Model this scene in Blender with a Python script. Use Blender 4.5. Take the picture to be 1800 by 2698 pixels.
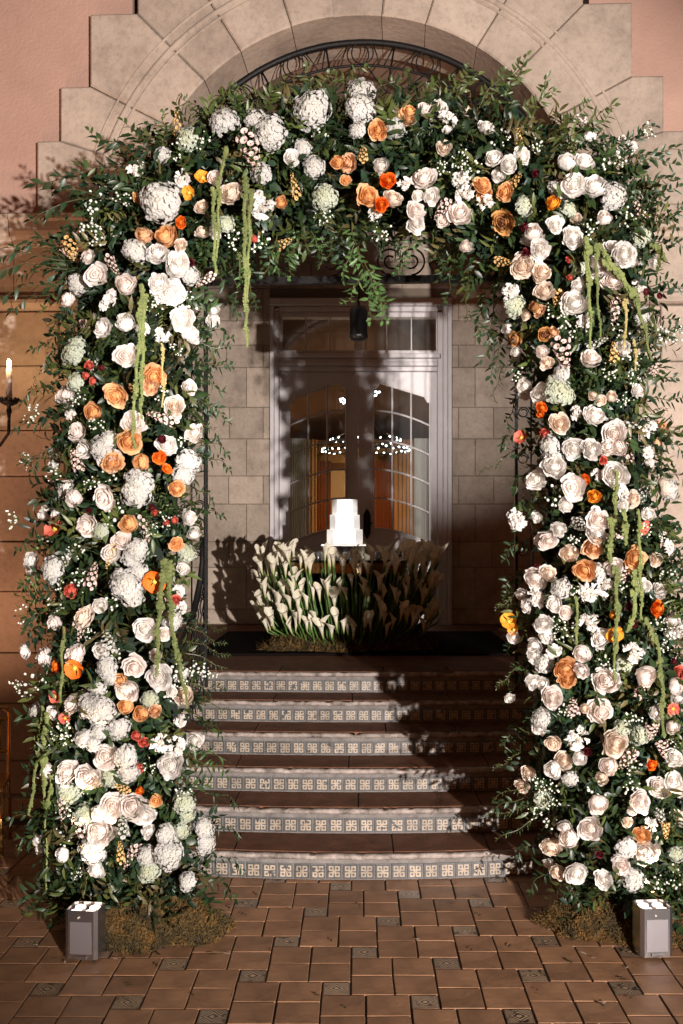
import bpy, math, random
import numpy as np
from mathutils import Vector, Matrix
random.seed(7)
rng = np.random.default_rng(7)
sc = bpy.context.scene
for o in list(bpy.data.objects):
    bpy.data.objects.remove(o)
col = sc.collection
R = math.radians

# ------------------------------------------------------------------ camera, sky, lamps, exposure
FPX, CX, CY, CH = 2625.0, 945.0, 1409.0, 2.15
cam = bpy.data.cameras.new('camera')
cam.lens = 36 * FPX / 2698
cam.sensor_width = 36
cam.shift_x = -45 / 2698
cam.shift_y = 60 / 2698
cam.clip_end = 500
camo = bpy.data.objects.new('camera', cam)
camo.location = (0, 0, CH)
camo.rotation_euler = (R(90), 0, 0)
col.objects.link(camo)
sc.camera = camo

world = bpy.data.worlds.new('World')
sc.world = world
world.use_nodes = True
wn = world.node_tree
bg = wn.nodes['Background']
sky = wn.nodes.new('ShaderNodeTexSky')
sky.sky_type = 'NISHITA'
sky.sun_disc = False
sky.sun_elevation = R(1.0)
sky.sun_rotation = R(200)
tint = wn.nodes.new('ShaderNodeVectorMath'); tint.operation = 'MULTIPLY'; tint.inputs[1].default_value = (1.0, 0.62, 0.44)
wn.links.new(sky.outputs[0], tint.inputs[0]); wn.links.new(tint.outputs[0], bg.inputs[0])
bg.inputs[1].default_value = 0.10

def lamp(name, loc, target, watts, color, size=60, blend=0.5, radius=0.06):
    l = bpy.data.lights.new(name, 'SPOT')
    l.energy = watts
    l.color = color
    l.spot_size = R(size)
    l.spot_blend = blend
    l.shadow_soft_size = radius
    o = bpy.data.objects.new(name, l)
    o.location = loc
    o.rotation_euler = (Vector(target) - Vector(loc)).to_track_quat('-Z', 'Y').to_euler()
    col.objects.link(o)
    return o

# the event lamps standing behind the photographer, right and left
lamp('key_spotlight', (3.35, -4.0, 1.8), (-0.1, 6.5, 3.0), 11400, (1.0, 0.90, 0.84), 44, 0.45, 0.06)
lamp('fill_spotlight', (-2.4, -4.0, 1.8), (1.1, 12.5, 3.9), 7500, (1.0, 0.93, 0.88), 12, 1.0, 0.06)
# facade wash lamps standing outside the frame at the foot of the wall
lamp('wall_wash_left', (-3.7, 5.7, 0.3), (-2.7, 7.6, 3.0), 330, (1.0, 0.50, 0.29), 75, 0.8, 0.08)
lamp('wall_wash_right', (3.9, 5.4, 0.3), (2.4, 7.4, 5.0), 150, (1.0, 0.52, 0.38), 75, 0.8, 0.08)
lamp('wall_wash_high', (-3.9, 4.2, 0.3), (-2.2, 7.5, 5.4), 230, (1.0, 0.52, 0.38), 55, 0.8, 0.08)

sc.view_settings.view_transform = 'Standard'
sc.view_settings.look = 'None'
sc.view_settings.exposure = 0.0
sc.view_settings.gamma = 1.0
sc.view_settings.use_curve_mapping = False
try:
    sc.cycles.max_bounces = 6
    sc.cycles.transparent_max_bounces = 12
    sc.cycles.use_denoising = True
    sc.cycles.sample_clamp_indirect = 4.0
except Exception:
    pass

def P(px, py, d):
    return Vector(((px - CX) * d / FPX, d, CH - (py - CY) * d / FPX))

# ------------------------------------------------------------------ object helpers
def tag(o, label=None, cat=None, group=None, kind=None):
    if label: o['label'] = label
    if cat: o['category'] = cat
    if group: o['group'] = group
    if kind: o['kind'] = kind
    return o

def empty(name, loc=(0, 0, 0)):
    o = bpy.data.objects.new(name, None)
    o.location = loc
    o.empty_display_size = 0.1
    col.objects.link(o)
    return o

def link(name, me, parent=None, M=None):
    o = bpy.data.objects.new(name, me)
    col.objects.link(o)
    if parent is not None:
        o.parent = parent
    if M is not None:
        o.matrix_basis = M
    return o

class MB:
    def __init__(s, T=None):
        s.v = []; s.f = []; s.m = []; s.uv = {}; s.T = T; s.mi = 0; s.sm = True
    def av(s, p):
        p = tuple(p)
        if s.T: p = s.T(*p)
        s.v.append(p); return len(s.v) - 1
    def face(s, idx, mi=None):
        s.f.append(tuple(idx)); s.m.append(s.mi if mi is None else mi)
    def box(s, x0, x1, y0, y1, z0, z1, c=0.0):
        if c <= 0:
            q = [s.av(p) for p in ((x0,y0,z0),(x1,y0,z0),(x1,y1,z0),(x0,y1,z0),(x0,y0,z1),(x1,y0,z1),(x1,y1,z1),(x0,y1,z1))]
            for f in ((0,3,2,1),(4,5,6,7),(0,1,5,4),(1,2,6,5),(2,3,7,6),(3,0,4,7)):
                s.face([q[i] for i in f])
        else:
            # box with its front (y0) edges chamfered
            a = [s.av(p) for p in ((x0+c,y0,z0+c),(x1-c,y0,z0+c),(x1-c,y0,z1-c),(x0+c,y0,z1-c))]
            b = [s.av(p) for p in ((x0,y0+c,z0),(x1,y0+c,z0),(x1,y0+c,z1),(x0,y0+c,z1))]
            d = [s.av(p) for p in ((x0,y1,z0),(x1,y1,z0),(x1,y1,z1),(x0,y1,z1))]
            s.face(a)
            for i in range(4):
                j = (i+1) % 4
                s.face((a[i], b[i], b[j], a[j])); s.face((b[i], d[i], d[j], b[j]))
            s.face(d[::-1])
    def prism(s, pts, y0, y1, c=0.0):
        # pts: 2D polygon in X-Z, counter-clockwise seen from the front (-Y)
        n = len(pts)
        cx = sum(p[0] for p in pts)/n; cz = sum(p[1] for p in pts)/n
        if c > 0:
            ins = inset(pts, c)
            a = [s.av((p[0], y0, p[1])) for p in ins]
            b = [s.av((p[0], y0 + c, p[1])) for p in pts]
        else:
            a = [s.av((p[0], y0, p[1])) for p in pts]; b = a
        d = [s.av((p[0], y1, p[1])) for p in pts]
        s.face(a); s.face(d[::-1])
        for i in range(n):
            j = (i+1) % n
            if c > 0: s.face((a[i], b[i], b[j], a[j]))
            s.face((b[i], d[i], d[j], b[j]))
    def tube(s, pts, r, n=6, caps=True):
        pts = [Vector(p) for p in pts]
        rr = r if isinstance(r, (list, tuple)) else [r]*len(pts)
        rings = []
        up = None
        for i, p in enumerate(pts):
            t = (pts[min(i+1, len(pts)-1)] - pts[max(i-1, 0)])
            if t.length < 1e-9: t = Vector((0,0,1))
            t.normalize()
            if up is None:
                up = Vector((0,0,1)) if abs(t.z) < 0.9 else Vector((1,0,0))
            a = t.cross(up)
            if a.length < 1e-6: a = t.cross(Vector((0.3,1,0.2)))
            a.normalize(); b = a.cross(t).normalized(); up = b
            rings.append([s.av(p + (a*math.cos(2*math.pi*k/n) + b*math.sin(2*math.pi*k/n))*rr[i]) for k in range(n)])
        for i in range(len(rings)-1):
            for k in range(n):
                l = (k+1) % n
                s.face((rings[i][k], rings[i][l], rings[i+1][l], rings[i+1][k]))
        if caps:
            s.face(rings[0][::-1]); s.face(rings[-1])
    def lathe(s, prof, c=(0,0,0), n=24, cap=True):
        rings = []
        for r, z in prof:
            rings.append([s.av((c[0]+r*math.cos(2*math.pi*k/n), c[1]+r*math.sin(2*math.pi*k/n), c[2]+z)) for k in range(n)])
        for i in range(len(rings)-1):
            for k in range(n):
                l = (k+1) % n
                s.face((rings[i][k], rings[i][l], rings[i+1][l], rings[i+1][k]))
        if cap:
            s.face(rings[0][::-1]); s.face(rings[-1])
    def blob(s, c, r, n=6, m=4, sq=(1,1,1)):
        c = Vector(c)
        top = s.av(c + Vector((0,0,r*sq[2]))); bot = s.av(c - Vector((0,0,r*sq[2])))
        rings = []
        for i in range(1, m):
            th = math.pi*i/m
            rings.append([s.av(c + Vector((r*sq[0]*math.sin(th)*math.cos(2*math.pi*k/n), r*sq[1]*math.sin(th)*math.sin(2*math.pi*k/n), r*sq[2]*math.cos(th)))) for k in range(n)])
        for k in range(n):
            l = (k+1) % n
            s.face((top, rings[0][k], rings[0][l]))
            s.face((bot, rings[-1][l], rings[-1][k]))
            for i in range(len(rings)-1):
                s.face((rings[i][k], rings[i+1][k], rings[i+1][l], rings[i][l]))
    def mesh(s, name, mats, smooth=False):
        me = bpy.data.meshes.new(name)
        me.from_pydata(s.v, [], s.f)
        if not isinstance(mats, (list, tuple)): mats = [mats]
        for m in mats: me.materials.append(m)
        me.polygons.foreach_set('material_index', s.m)
        me.polygons.foreach_set('use_smooth', [smooth]*len(s.f))
        me.update()
        return me
    def build(s, name, mats, parent=None, smooth=False, M=None):
        return link(name, s.mesh(name, mats, smooth), parent, M)

def inset(pts, c):
    n = len(pts); out = []
    for i in range(n):
        p0 = Vector(pts[i-1]); p = Vector(pts[i]); p1 = Vector(pts[(i+1) % n])
        a = (p - p0).normalized(); b = (p1 - p).normalized()
        na = Vector((-a.y, a.x)); nb = Vector((-b.y, b.x))
        k = na + nb
        k = k / max(0.3, k.dot(k)/2) if k.length > 1e-6 else na
        out.append((p.x + k.x*c, p.y + k.y*c))
    return out

# ------------------------------------------------------------------ materials
def mat(name, base, rough=0.6, metal=0.0, spec=0.5, var=None, scale=6.0, bump=0.0, bscale=40.0, coords='Object', rand=0.0, emit=None, estr=0.0, var2=None, trans=0.0, coat=0.0):
    m = bpy.data.materials.new(name); m.use_nodes = True
    nt = m.node_tree; bs = nt.nodes['Principled BSDF']
    bs.inputs['Roughness'].default_value = rough
    bs.inputs['Metallic'].default_value = metal
    bs.inputs['Specular IOR Level'].default_value = spec
    bs.inputs['Coat Weight'].default_value = coat
    bs.inputs['Base Color'].default_value = (*base, 1)
    tc = nt.nodes.new('ShaderNodeTexCoord')
    src = None
    if var:
        nz = nt.nodes.new('ShaderNodeTexNoise'); nz.inputs['Scale'].default_value = scale
        nz.inputs['Detail'].default_value = 8; nz.inputs['Roughness'].default_value = 0.65
        nt.links.new(tc.outputs[coords], nz.inputs['Vector'])
        cr = nt.nodes.new('ShaderNodeValToRGB')
        cr.color_ramp.elements[0].position = 0.3; cr.color_ramp.elements[1].position = 0.72
        cr.color_ramp.elements[0].color = (*var, 1); cr.color_ramp.elements[1].color = (*base, 1)
        if var2:
            e = cr.color_ramp.elements.new(0.5); e.color = (*var2, 1)
        nt.links.new(nz.outputs['Fac'], cr.inputs['Fac'])
        src = cr.outputs['Color']
    if rand > 0:
        oi = nt.nodes.new('ShaderNodeObjectInfo')
        hs = nt.nodes.new('ShaderNodeHueSaturation')
        mr = nt.nodes.new('ShaderNodeMapRange')
        mr.inputs['To Min'].default_value = 1 - rand; mr.inputs['To Max'].default_value = 1 + rand
        nt.links.new(oi.outputs['Random'], mr.inputs['Value'])
        nt.links.new(mr.outputs[0], hs.inputs['Value'])
        if src: nt.links.new(src, hs.inputs['Color'])
        else: hs.inputs['Color'].default_value = (*base, 1)
        src = hs.outputs['Color']
    if src and 'stone' in name:      # pits and stains
        nf = nt.nodes.new('ShaderNodeTexNoise'); nf.inputs['Scale'].default_value = 24; nf.inputs['Detail'].default_value = 10; nf.inputs['Roughness'].default_value = 0.75
        nt.links.new(tc.outputs[coords], nf.inputs['Vector'])
        m2 = nt.nodes.new('ShaderNodeMapRange'); m2.inputs['From Min'].default_value = 0.36; m2.inputs['From Max'].default_value = 0.52; m2.inputs['To Min'].default_value = 0.80
        nt.links.new(nf.outputs['Fac'], m2.inputs['Value'])
        h2 = nt.nodes.new('ShaderNodeHueSaturation'); nt.links.new(src, h2.inputs['Color']); nt.links.new(m2.outputs[0], h2.inputs['Value'])
        src = h2.outputs['Color']
    if src: nt.links.new(src, bs.inputs['Base Color'])
    if bump > 0:
        nb = nt.nodes.new('ShaderNodeTexNoise'); nb.inputs['Scale'].default_value = bscale; nb.inputs['Detail'].default_value = 6
        nt.links.new(tc.outputs[coords], nb.inputs['Vector'])
        bp = nt.nodes.new('ShaderNodeBump'); bp.inputs['Strength'].default_value = bump; bp.inputs['Distance'].default_value = 0.01
        nt.links.new(nb.outputs['Fac'], bp.inputs['Height']); nt.links.new(bp.outputs[0], bs.inputs['Normal'])
    if emit:
        bs.inputs['Emission Color'].default_value = (*emit, 1); bs.inputs['Emission Strength'].default_value = estr
    if trans > 0:
        out = nt.nodes['Material Output']
        tr = nt.nodes.new('ShaderNodeBsdfTranslucent'); mx = nt.nodes.new('ShaderNodeMixShader'); mx.inputs[0].default_value = trans
        if src: nt.links.new(src, tr.inputs['Color'])
        else: tr.inputs['Color'].default_value = (*base, 1)
        nt.links.new(bs.outputs[0], mx.inputs[1]); nt.links.new(tr.outputs[0], mx.inputs[2]); nt.links.new(mx.outputs[0], out.inputs[0])
    return m

M = {}
M['stone'] = mat('limestone', (0.38,0.31,0.25), 0.85, var=(0.19,0.152,0.122), var2=(0.32,0.26,0.208), scale=2.0, bump=0.5, bscale=18, rand=0.10)
M['stone2'] = mat('wall_stone', (0.48,0.395,0.32), 0.85, var=(0.27,0.215,0.17), var2=(0.40,0.325,0.26), scale=3.1, bump=0.6, bscale=25, rand=0.16)
M['stucco'] = mat('pink_stucco', (0.38,0.24,0.185), 0.9, var=(0.29,0.18,0.14), scale=1.6, bump=0.6, bscale=45)
M['mortar'] = mat('mortar', (0.16,0.13,0.10), 0.95, bump=0.4, bscale=60)
M['dark_plaster'] = mat('porch_plaster', (0.20,0.13,0.09), 0.9, var=(0.14,0.09,0.06), scale=2, bump=0.2)
M['iron'] = mat('black_iron', (0.004,0.004,0.004), 0.55, spec=0.25, bump=0.2, bscale=90)
M['paint'] = mat('door_paint', (0.62,0.59,0.60), 0.45, var=(0.52,0.495,0.50), scale=5, bump=0.05)
M['tread'] = mat('terracotta_tread', (0.19,0.085,0.048), 0.7, spec=0.15, var=(0.08,0.036,0.022), var2=(0.14,0.063,0.037), scale=7, bump=0.35, bscale=40, rand=0.15)
M['nosing'] = mat('worn_nosing', (0.44,0.36,0.32), 0.8, var=(0.07,0.055,0.045), var2=(0.25,0.21,0.185), scale=13, bump=1.0, bscale=28)
M['riser_stone'] = mat('riser_stone', (0.20,0.18,0.165), 0.8, var=(0.09,0.08,0.075), var2=(0.15,0.135,0.125), scale=11, bump=0.5, bscale=40)
M['grout'] = mat('floor_grout', (0.075,0.046,0.032), 0.9, var=(0.045,0.028,0.02), scale=20, bump=0.5)
M['floor_tile'] = mat('terracotta_tile', (0.31,0.165,0.088), 0.5, spec=0.35, var=(0.15,0.076,0.040), var2=(0.24,0.127,0.068), scale=4.5, bump=0.25, bscale=22, rand=0.18)
M['black_cloth'] = mat('dark_mat', (0.007,0.005,0.005), 1.0, spec=0.05, bump=0.3, bscale=150)
M['cake'] = mat('white_fondant', (0.86,0.85,0.83), 0.55, var=(0.78,0.77,0.75), scale=14, bump=0.15, bscale=30)
M['silver'] = mat('brushed_steel', (0.42,0.40,0.40), 0.22, metal=0.95, bump=0.04, bscale=200)
M['silver2'] = mat('satin_plate', (0.24,0.22,0.23), 0.4, metal=0.7)
M['black_metal'] = mat('black_lamp_metal', (0.012,0.012,0.012), 0.3, metal=0.4)
M['led'] = mat('lit_led_lens', (1,0.9,0.8), 0.3, emit=(1.0,0.78,0.66), estr=3.5)
M['led_dim'] = mat('rim_lens', (0.6,0.5,0.45), 0.1, metal=0.3)
M['flame'] = mat('flame', (1,0.9,0.7), 0.5, emit=(1.0,0.82,0.58), estr=20)
M['wax'] = mat('candle_wax', (0.62,0.60,0.62), 0.4, trans=0.25)
M['gold'] = mat('gilded_wood', (0.62,0.36,0.12), 0.25, metal=0.9)
M['copper'] = mat('gold_apron', (0.45,0.24,0.08), 0.3, metal=0.8, var=(0.2,0.09,0.03), scale=30)
M['mirror'] = mat('dark_glass_top', (0.02,0.02,0.02), 0.06)
M['red_cur'] = mat('red_curtain', (0.10,0.010,0.009), 0.8, bump=0.2)
M['gold_cur'] = mat('gold_curtain', (0.34,0.20,0.075), 0.7, bump=0.2)
M['sheer'] = mat('sheer_curtain', (0.42,0.44,0.44), 0.8, trans=0.25)
M['cream'] = mat('cream_panel', (0.60,0.45,0.27), 0.8)
M['room'] = mat('room_wall', (0.16,0.09,0.06), 0.8)
M['bead'] = mat('reflection_glow', (1,1,1), 0.3, emit=(0.72,0.95,1.0), estr=14)  # glow painted in for the bluish white reflections in the door glass
M['bulb'] = mat('lit_bulb', (1,0.8,0.5), 0.3, emit=(1,0.7,0.35), estr=6)
M['moss'] = mat('moss', (0.17,0.08,0.014), 0.95, var=(0.016,0.014,0.005), var2=(0.075,0.045,0.010), scale=10, rand=0.0)
M['foam'] = mat('dark_foam', (0.008,0.014,0.008), 1.0)
M['stem'] = mat('green_stem', (0.09,0.17,0.035), 0.5, var=(0.05,0.11,0.02), scale=8, coords='Generated')
M['twig'] = mat('vine_stem', (0.10,0.085,0.03), 0.7)

def petal_mat(name, outer, inner, rmax=1.0, trans=0.22, rand=0.06, noise=0.06):
    m = bpy.data.materials.new(name); m.use_nodes = True
    nt = m.node_tree; bs = nt.nodes['Principled BSDF']; out = nt.nodes['Material Output']
    tc = nt.nodes.new('ShaderNodeTexCoord')
    ln = nt.nodes.new('ShaderNodeVectorMath'); ln.operation = 'LENGTH'
    sx = nt.nodes.new('ShaderNodeVectorMath'); sx.operation = 'MULTIPLY'; sx.inputs[1].default_value = (1,1,0)
    nt.links.new(tc.outputs['Object'], sx.inputs[0]); nt.links.new(sx.outputs[0], ln.inputs[0])
    mr = nt.nodes.new('ShaderNodeMapRange'); mr.inputs['From Max'].default_value = rmax
    nt.links.new(ln.outputs['Value'], mr.inputs['Value'])
    mx = nt.nodes.new('ShaderNodeMix'); mx.data_type = 'RGBA'
    mx.inputs['A'].default_value = (*inner, 1); mx.inputs['B'].default_value = (*outer, 1)
    nt.links.new(mr.outputs[0], mx.inputs['Factor'])
    nz = nt.nodes.new('ShaderNodeTexNoise'); nz.inputs['Scale'].default_value = 3.5; nz.inputs['Detail'].default_value = 5
    nt.links.new(tc.outputs['Object'], nz.inputs['Vector'])
    oi = nt.nodes.new('ShaderNodeObjectInfo')
    ad = nt.nodes.new('ShaderNodeMath'); ad.operation = 'MULTIPLY_ADD'; ad.inputs[1].default_value = rand*2; ad.inputs[2].default_value = 1 - rand - noise
    nt.links.new(oi.outputs['Random'], ad.inputs[0])
    ad2 = nt.nodes.new('ShaderNodeMath'); ad2.operation = 'MULTIPLY_ADD'; ad2.inputs[1].default_value = noise*2
    nt.links.new(nz.outputs['Fac'], ad2.inputs[0]); nt.links.new(ad.outputs[0], ad2.inputs[2])
    hs = nt.nodes.new('ShaderNodeHueSaturation'); nt.links.new(mx.outputs['Result'], hs.inputs['Color']); nt.links.new(ad2.outputs[0], hs.inputs['Value'])
    nt.links.new(hs.outputs[0], bs.inputs['Base Color'])
    bs.inputs['Roughness'].default_value = 0.6; bs.inputs['Specular IOR Level'].default_value = 0.25
    bp = nt.nodes.new('ShaderNodeBump'); bp.inputs['Strength'].default_value = 0.25; bp.inputs['Distance'].default_value = 0.05
    nt.links.new(nz.outputs['Fac'], bp.inputs['Height']); nt.links.new(bp.outputs[0], bs.inputs['Normal'])
    tr = nt.nodes.new('ShaderNodeBsdfTranslucent'); nt.links.new(hs.outputs[0], tr.inputs['Color'])
    ms = nt.nodes.new('ShaderNodeMixShader'); ms.inputs[0].default_value = trans
    nt.links.new(bs.outputs[0], ms.inputs[1]); nt.links.new(tr.outputs[0], ms.inputs[2]); nt.links.new(ms.outputs[0], out.inputs[0])
    return m

PM = {
 'white': petal_mat('white_petal', (0.90,0.875,0.85), (0.90,0.86,0.80), trans=0.42),
 'blush': petal_mat('blush_petal', (0.90,0.845,0.81), (0.88,0.78,0.71), trans=0.42),
 'cream': petal_mat('cream_petal', (0.86,0.77,0.68), (0.80,0.64,0.50), trans=0.38),
 'peach': petal_mat('peach_petal', (0.84,0.54,0.29), (0.80,0.42,0.15), trans=0.38),
 'apricot': petal_mat('apricot_petal', (0.78,0.54,0.36), (0.74,0.40,0.18), trans=0.3),
 'bronze': petal_mat('bronze_petal', (0.55,0.28,0.09), (0.16,0.05,0.03)),
 'orange': petal_mat('orange_petal', (0.85,0.16,0.015), (0.75,0.22,0.02)),
 'amber': petal_mat('amber_petal', (0.82,0.33,0.03), (0.80,0.36,0.04)),
 'coral': petal_mat('coral_petal', (0.70,0.16,0.11), (0.50,0.07,0.05)),
 'burgundy': petal_mat('burgundy_petal', (0.12,0.012,0.02), (0.07,0.006,0.01)),
 'hyd': petal_mat('hydrangea_petal', (0.64,0.63,0.61), (0.60,0.59,0.53), trans=0.42),
 'hydgreen': petal_mat('green_white_petal', (0.44,0.48,0.39), (0.40,0.42,0.28)),
 'gold': petal_mat('gold_floret', (0.72,0.46,0.20), (0.66,0.40,0.15)),
 'pinkst': petal_mat('pink_white_floret', (0.74,0.60,0.56), (0.68,0.46,0.40)),
 'berry': mat('white_berry', (0.66,0.68,0.60), 0.35, trans=0.15),
 'yellowc': mat('yellow_stamen', (0.55,0.42,0.06), 0.7),
 'lily': petal_mat('calla_petal', (0.68,0.65,0.57), (0.60,0.55,0.38), rmax=0.06, trans=0.3),
}

def leaf_mat():
    m = bpy.data.materials.new('leaf'); m.use_nodes = True
    nt = m.node_tree; bs = nt.nodes['Principled BSDF']; out = nt.nodes['Material Output']
    at = nt.nodes.new('ShaderNodeAttribute'); at.attribute_name = 'tint'
    nt.links.new(at.outputs['Color'], bs.inputs['Base Color'])
    bs.inputs['Roughness'].default_value = 0.43
    bs.inputs['Specular IOR Level'].default_value = 0.5
    tr = nt.nodes.new('ShaderNodeBsdfTranslucent')
    hs = nt.nodes.new('ShaderNodeHueSaturation'); hs.inputs['Value'].default_value = 1.6
    nt.links.new(at.outputs['Color'], hs.inputs['Color']); nt.links.new(hs.outputs[0], tr.inputs['Color'])
    ms = nt.nodes.new('ShaderNodeMixShader'); ms.inputs[0].default_value = 0.22
    nt.links.new(bs.outputs[0], ms.inputs[1]); nt.links.new(tr.outputs[0], ms.inputs[2]); nt.links.new(ms.outputs[0], out.inputs[0])
    return m
M['leaf'] = leaf_mat()

def glass_mat():
    m = bpy.data.materials.new('window_glass'); m.use_nodes = True
    nt = m.node_tree; out = nt.nodes['Material Output']
    nt.nodes.remove(nt.nodes['Principled BSDF'])
    tp = nt.nodes.new('ShaderNodeBsdfTransparent'); tp.inputs[0].default_value = (0.86,0.86,0.84,1)
    gl = nt.nodes.new('ShaderNodeBsdfGlossy'); gl.inputs['Roughness'].default_value = 0.05
    df = nt.nodes.new('ShaderNodeBsdfDiffuse'); df.inputs[0].default_value = (0.5,0.5,0.5,1)
    m0 = nt.nodes.new('ShaderNodeMixShader'); m0.inputs[0].default_value = 0.07
    m1 = nt.nodes.new('ShaderNodeMixShader'); m1.inputs[0].default_value = 0.10
    nt.links.new(tp.outputs[0], m0.inputs[1]); nt.links.new(df.outputs[0], m0.inputs[2])
    nt.links.new(m0.outputs[0], m1.inputs[1]); nt.links.new(gl.outputs[0], m1.inputs[2]); nt.links.new(m1.outputs[0], out.inputs[0])
    return m
M['glass'] = glass_mat()

def tile_pattern_mat(name, kind):
    """flat printed pattern of the glazed tiles, from the tile's own UV map"""
    m = bpy.data.materials.new(name); m.use_nodes = True
    nt = m.node_tree; bs = nt.nodes['Principled BSDF']; L = nt.links
    uv = nt.nodes.new('ShaderNodeUVMap'); sp = nt.nodes.new('ShaderNodeSeparateXYZ'); L.new(uv.outputs[0], sp.inputs[0])
    def mth(op, a, b=None):
        n = nt.nodes.new('ShaderNodeMath'); n.operation = op
        for i, x in enumerate((a, b)):
            if x is None: continue
            if isinstance(x, (int, float)): n.inputs[i].default_value = x
            else: L.new(x, n.inputs[i])
        return n.outputs[0]
    U = mth('ABSOLUTE', mth('SUBTRACT', sp.outputs[0], 0.5)); V = mth('ABSOLUTE', mth('SUBTRACT', sp.outputs[1], 0.5))
    du = mth('ABSOLUTE', mth('SUBTRACT', U, 0.2)); dv = mth('ABSOLUTE', mth('SUBTRACT', V, 0.2))
    mx = mth('MAXIMUM', du, dv)
    oi = nt.nodes.new('ShaderNodeObjectInfo')
    tc = nt.nodes.new('ShaderNodeTexCoord')
    nz = nt.nodes.new('ShaderNodeTexNoise'); nz.inputs['Scale'].default_value = 28; nz.inputs['Detail'].default_value = 5; nz.noise_dimensions = '4D'
    L.new(tc.outputs['Object'], nz.inputs['Vector']); L.new(mth('MULTIPLY', oi.outputs['Random'], 40), nz.inputs['W'])
    if kind == 'riser':
        ring = mth('MULTIPLY', mth('GREATER_THAN', mx, 0.065), mth('LESS_THAN', mx, 0.165))
        cen = mth('MULTIPLY', mth('LESS_THAN', mth('ADD', U, V), 0.13), mth('GREATER_THAN', mth('ADD', U, V), 0.03))
        pat = mth('MAXIMUM', ring, cen)
        wear = mth('GREATER_THAN', nz.outputs['Fac'], mth('ADD', 0.28, mth('MULTIPLY', oi.outputs['Random'], 0.14)))
        pat = mth('MULTIPLY', pat, wear)
        edge = mth('GREATER_THAN', mth('MAXIMUM', U, V), 0.455)
        c_dark, c_lt, c_edge = (0.06,0.062,0.066,1), (0.31,0.255,0.195,1), (0.13,0.13,0.125,1)
    else:
        rr = mth('SQRT', mth('ADD', mth('MULTIPLY', U, U), mth('MULTIPLY', V, V)))
        w = mth('SINE', mth('MULTIPLY', mth('ADD', rr, mth('MULTIPLY', mth('MULTIPLY', U, V), 5)), mth('ADD', 24.0, mth('MULTIPLY', oi.outputs['Random'], 9))))
        pat = mth('GREATER_THAN', w, 0.1)
        wear = mth('GREATER_THAN', nz.outputs['Fac'], 0.38)
        pat = mth('MULTIPLY', pat, wear)
        edge = mth('GREATER_THAN', mth('MAXIMUM', U, V), 0.46)
        c_dark, c_lt, c_edge = (0.035,0.018,0.014,1), (0.42,0.30,0.19,1), (0.10,0.06,0.04,1)
    a = nt.nodes.new('ShaderNodeMix'); a.data_type = 'RGBA'; a.inputs['A'].default_value = c_dark; a.inputs['B'].default_value = c_lt; L.new(pat, a.inputs['Factor'])
    b = nt.nodes.new('ShaderNodeMix'); b.data_type = 'RGBA'; b.inputs['B'].default_value = c_edge; L.new(a.outputs['Result'], b.inputs['A']); L.new(edge, b.inputs['Factor'])
    c = nt.nodes.new('ShaderNodeHueSaturation'); L.new(b.outputs['Result'], c.inputs['Color'])
    L.new(mth('ADD', mth('ADD', 0.25, mth('MULTIPLY', oi.outputs['Random'], 0.4)), mth('MULTIPLY', nz.outputs['Fac'], 1.1)), c.inputs['Value'])
    L.new(c.outputs[0], bs.inputs['Base Color'])
    bs.inputs['Roughness'].default_value = 0.32
    bp = nt.nodes.new('ShaderNodeBump'); bp.inputs['Strength'].default_value = 0.3; bp.inputs['Distance'].default_value = 0.004
    L.new(nz.outputs['Fac'], bp.inputs['Height']); L.new(bp.outputs[0], bs.inputs['Normal'])
    return m
M['riser_tile'] = tile_pattern_mat('riser_tile_print', 'riser')
M['deco_tile'] = tile_pattern_mat('floor_tile_print', 'floor')

# ------------------------------------------------------------------ ground
g = MB(); g.box(-60, 60, -40, 80, -0.3, 0.0)
ground = g.build('ground', M['grout']); tag(ground, kind='structure')

def slab_mesh(name, s, h, m, jitter, uv=False):
    """a flat tile with chamfered top edges and slightly uneven outline, origin at its centre"""
    b = MB(); k = s/2; c = 0.002
    cor = [(-k,-k),(k,-k),(k,k),(-k,k)]
    cor = [(x + random.uniform(-jitter, jitter), y + random.uniform(-jitter, jitter)) for x, y in cor]
    lo = [b.av((x, y, 0)) for x, y in cor]
    mi = [b.av((x, y, h - c)) for x, y in cor]
    ti = inset(cor, c)
    up = [b.av((x, y, h + random.uniform(-0.0008, 0.0008))) for x, y in ti]
    for i in range(4):
        j = (i+1) % 4
        b.face((lo[i], lo[j], mi[j], mi[i])); b.face((mi[i], mi[j], up[j], up[i]))
    b.face(up)
    me = b.mesh(name, m)
    if uv:
        l = me.uv_layers.new(name='UVMap')
        for lp in me.loops:
            v = me.vertices[lp.vertex_index].co
            l.data[lp.index].uv = (v.x/s + 0.5, v.y/s + 0.5)
    return me

A_, B_ = 0.410, 0.135
big = [slab_mesh('floor_tile', A_/2 - 0.009, 0.007, M['floor_tile'], 0.0022) for _ in range(12)]
dec = [slab_mesh('decorative_tile', B_ - 0.009, 0.007, M['deco_tile'], 0.001, True) for _ in range(4)]
ox, oy = -0.037, 4.64
spots = []; dspots = []
for i in range(-14, 15):
    for j in range(-14, 15):
        bx = ox + i*A_ + j*B_; by = oy - i*B_ + j*A_
        for a in (0, 1):
            for c in (0, 1):
                spots.append((bx + A_/4 + a*A_/2, by + A_/4 + c*A_/2))
        dspots.append((bx + A_ + B_/2, by + A_ - B_/2))
def visible_floor(x, y):
    if y < 4.22 or y > 7.3: return False
    px = CX + x*FPX/y
    if px < -110 or px > 1900: return False
    if abs(x) < 1.5 and y > 6.35 + 0.1*x*x: return False
    return True
ft = [p for p in spots if visible_floor(*p)]
ft.sort(key=lambda p: p[1])
rest = ft[296:]
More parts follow.
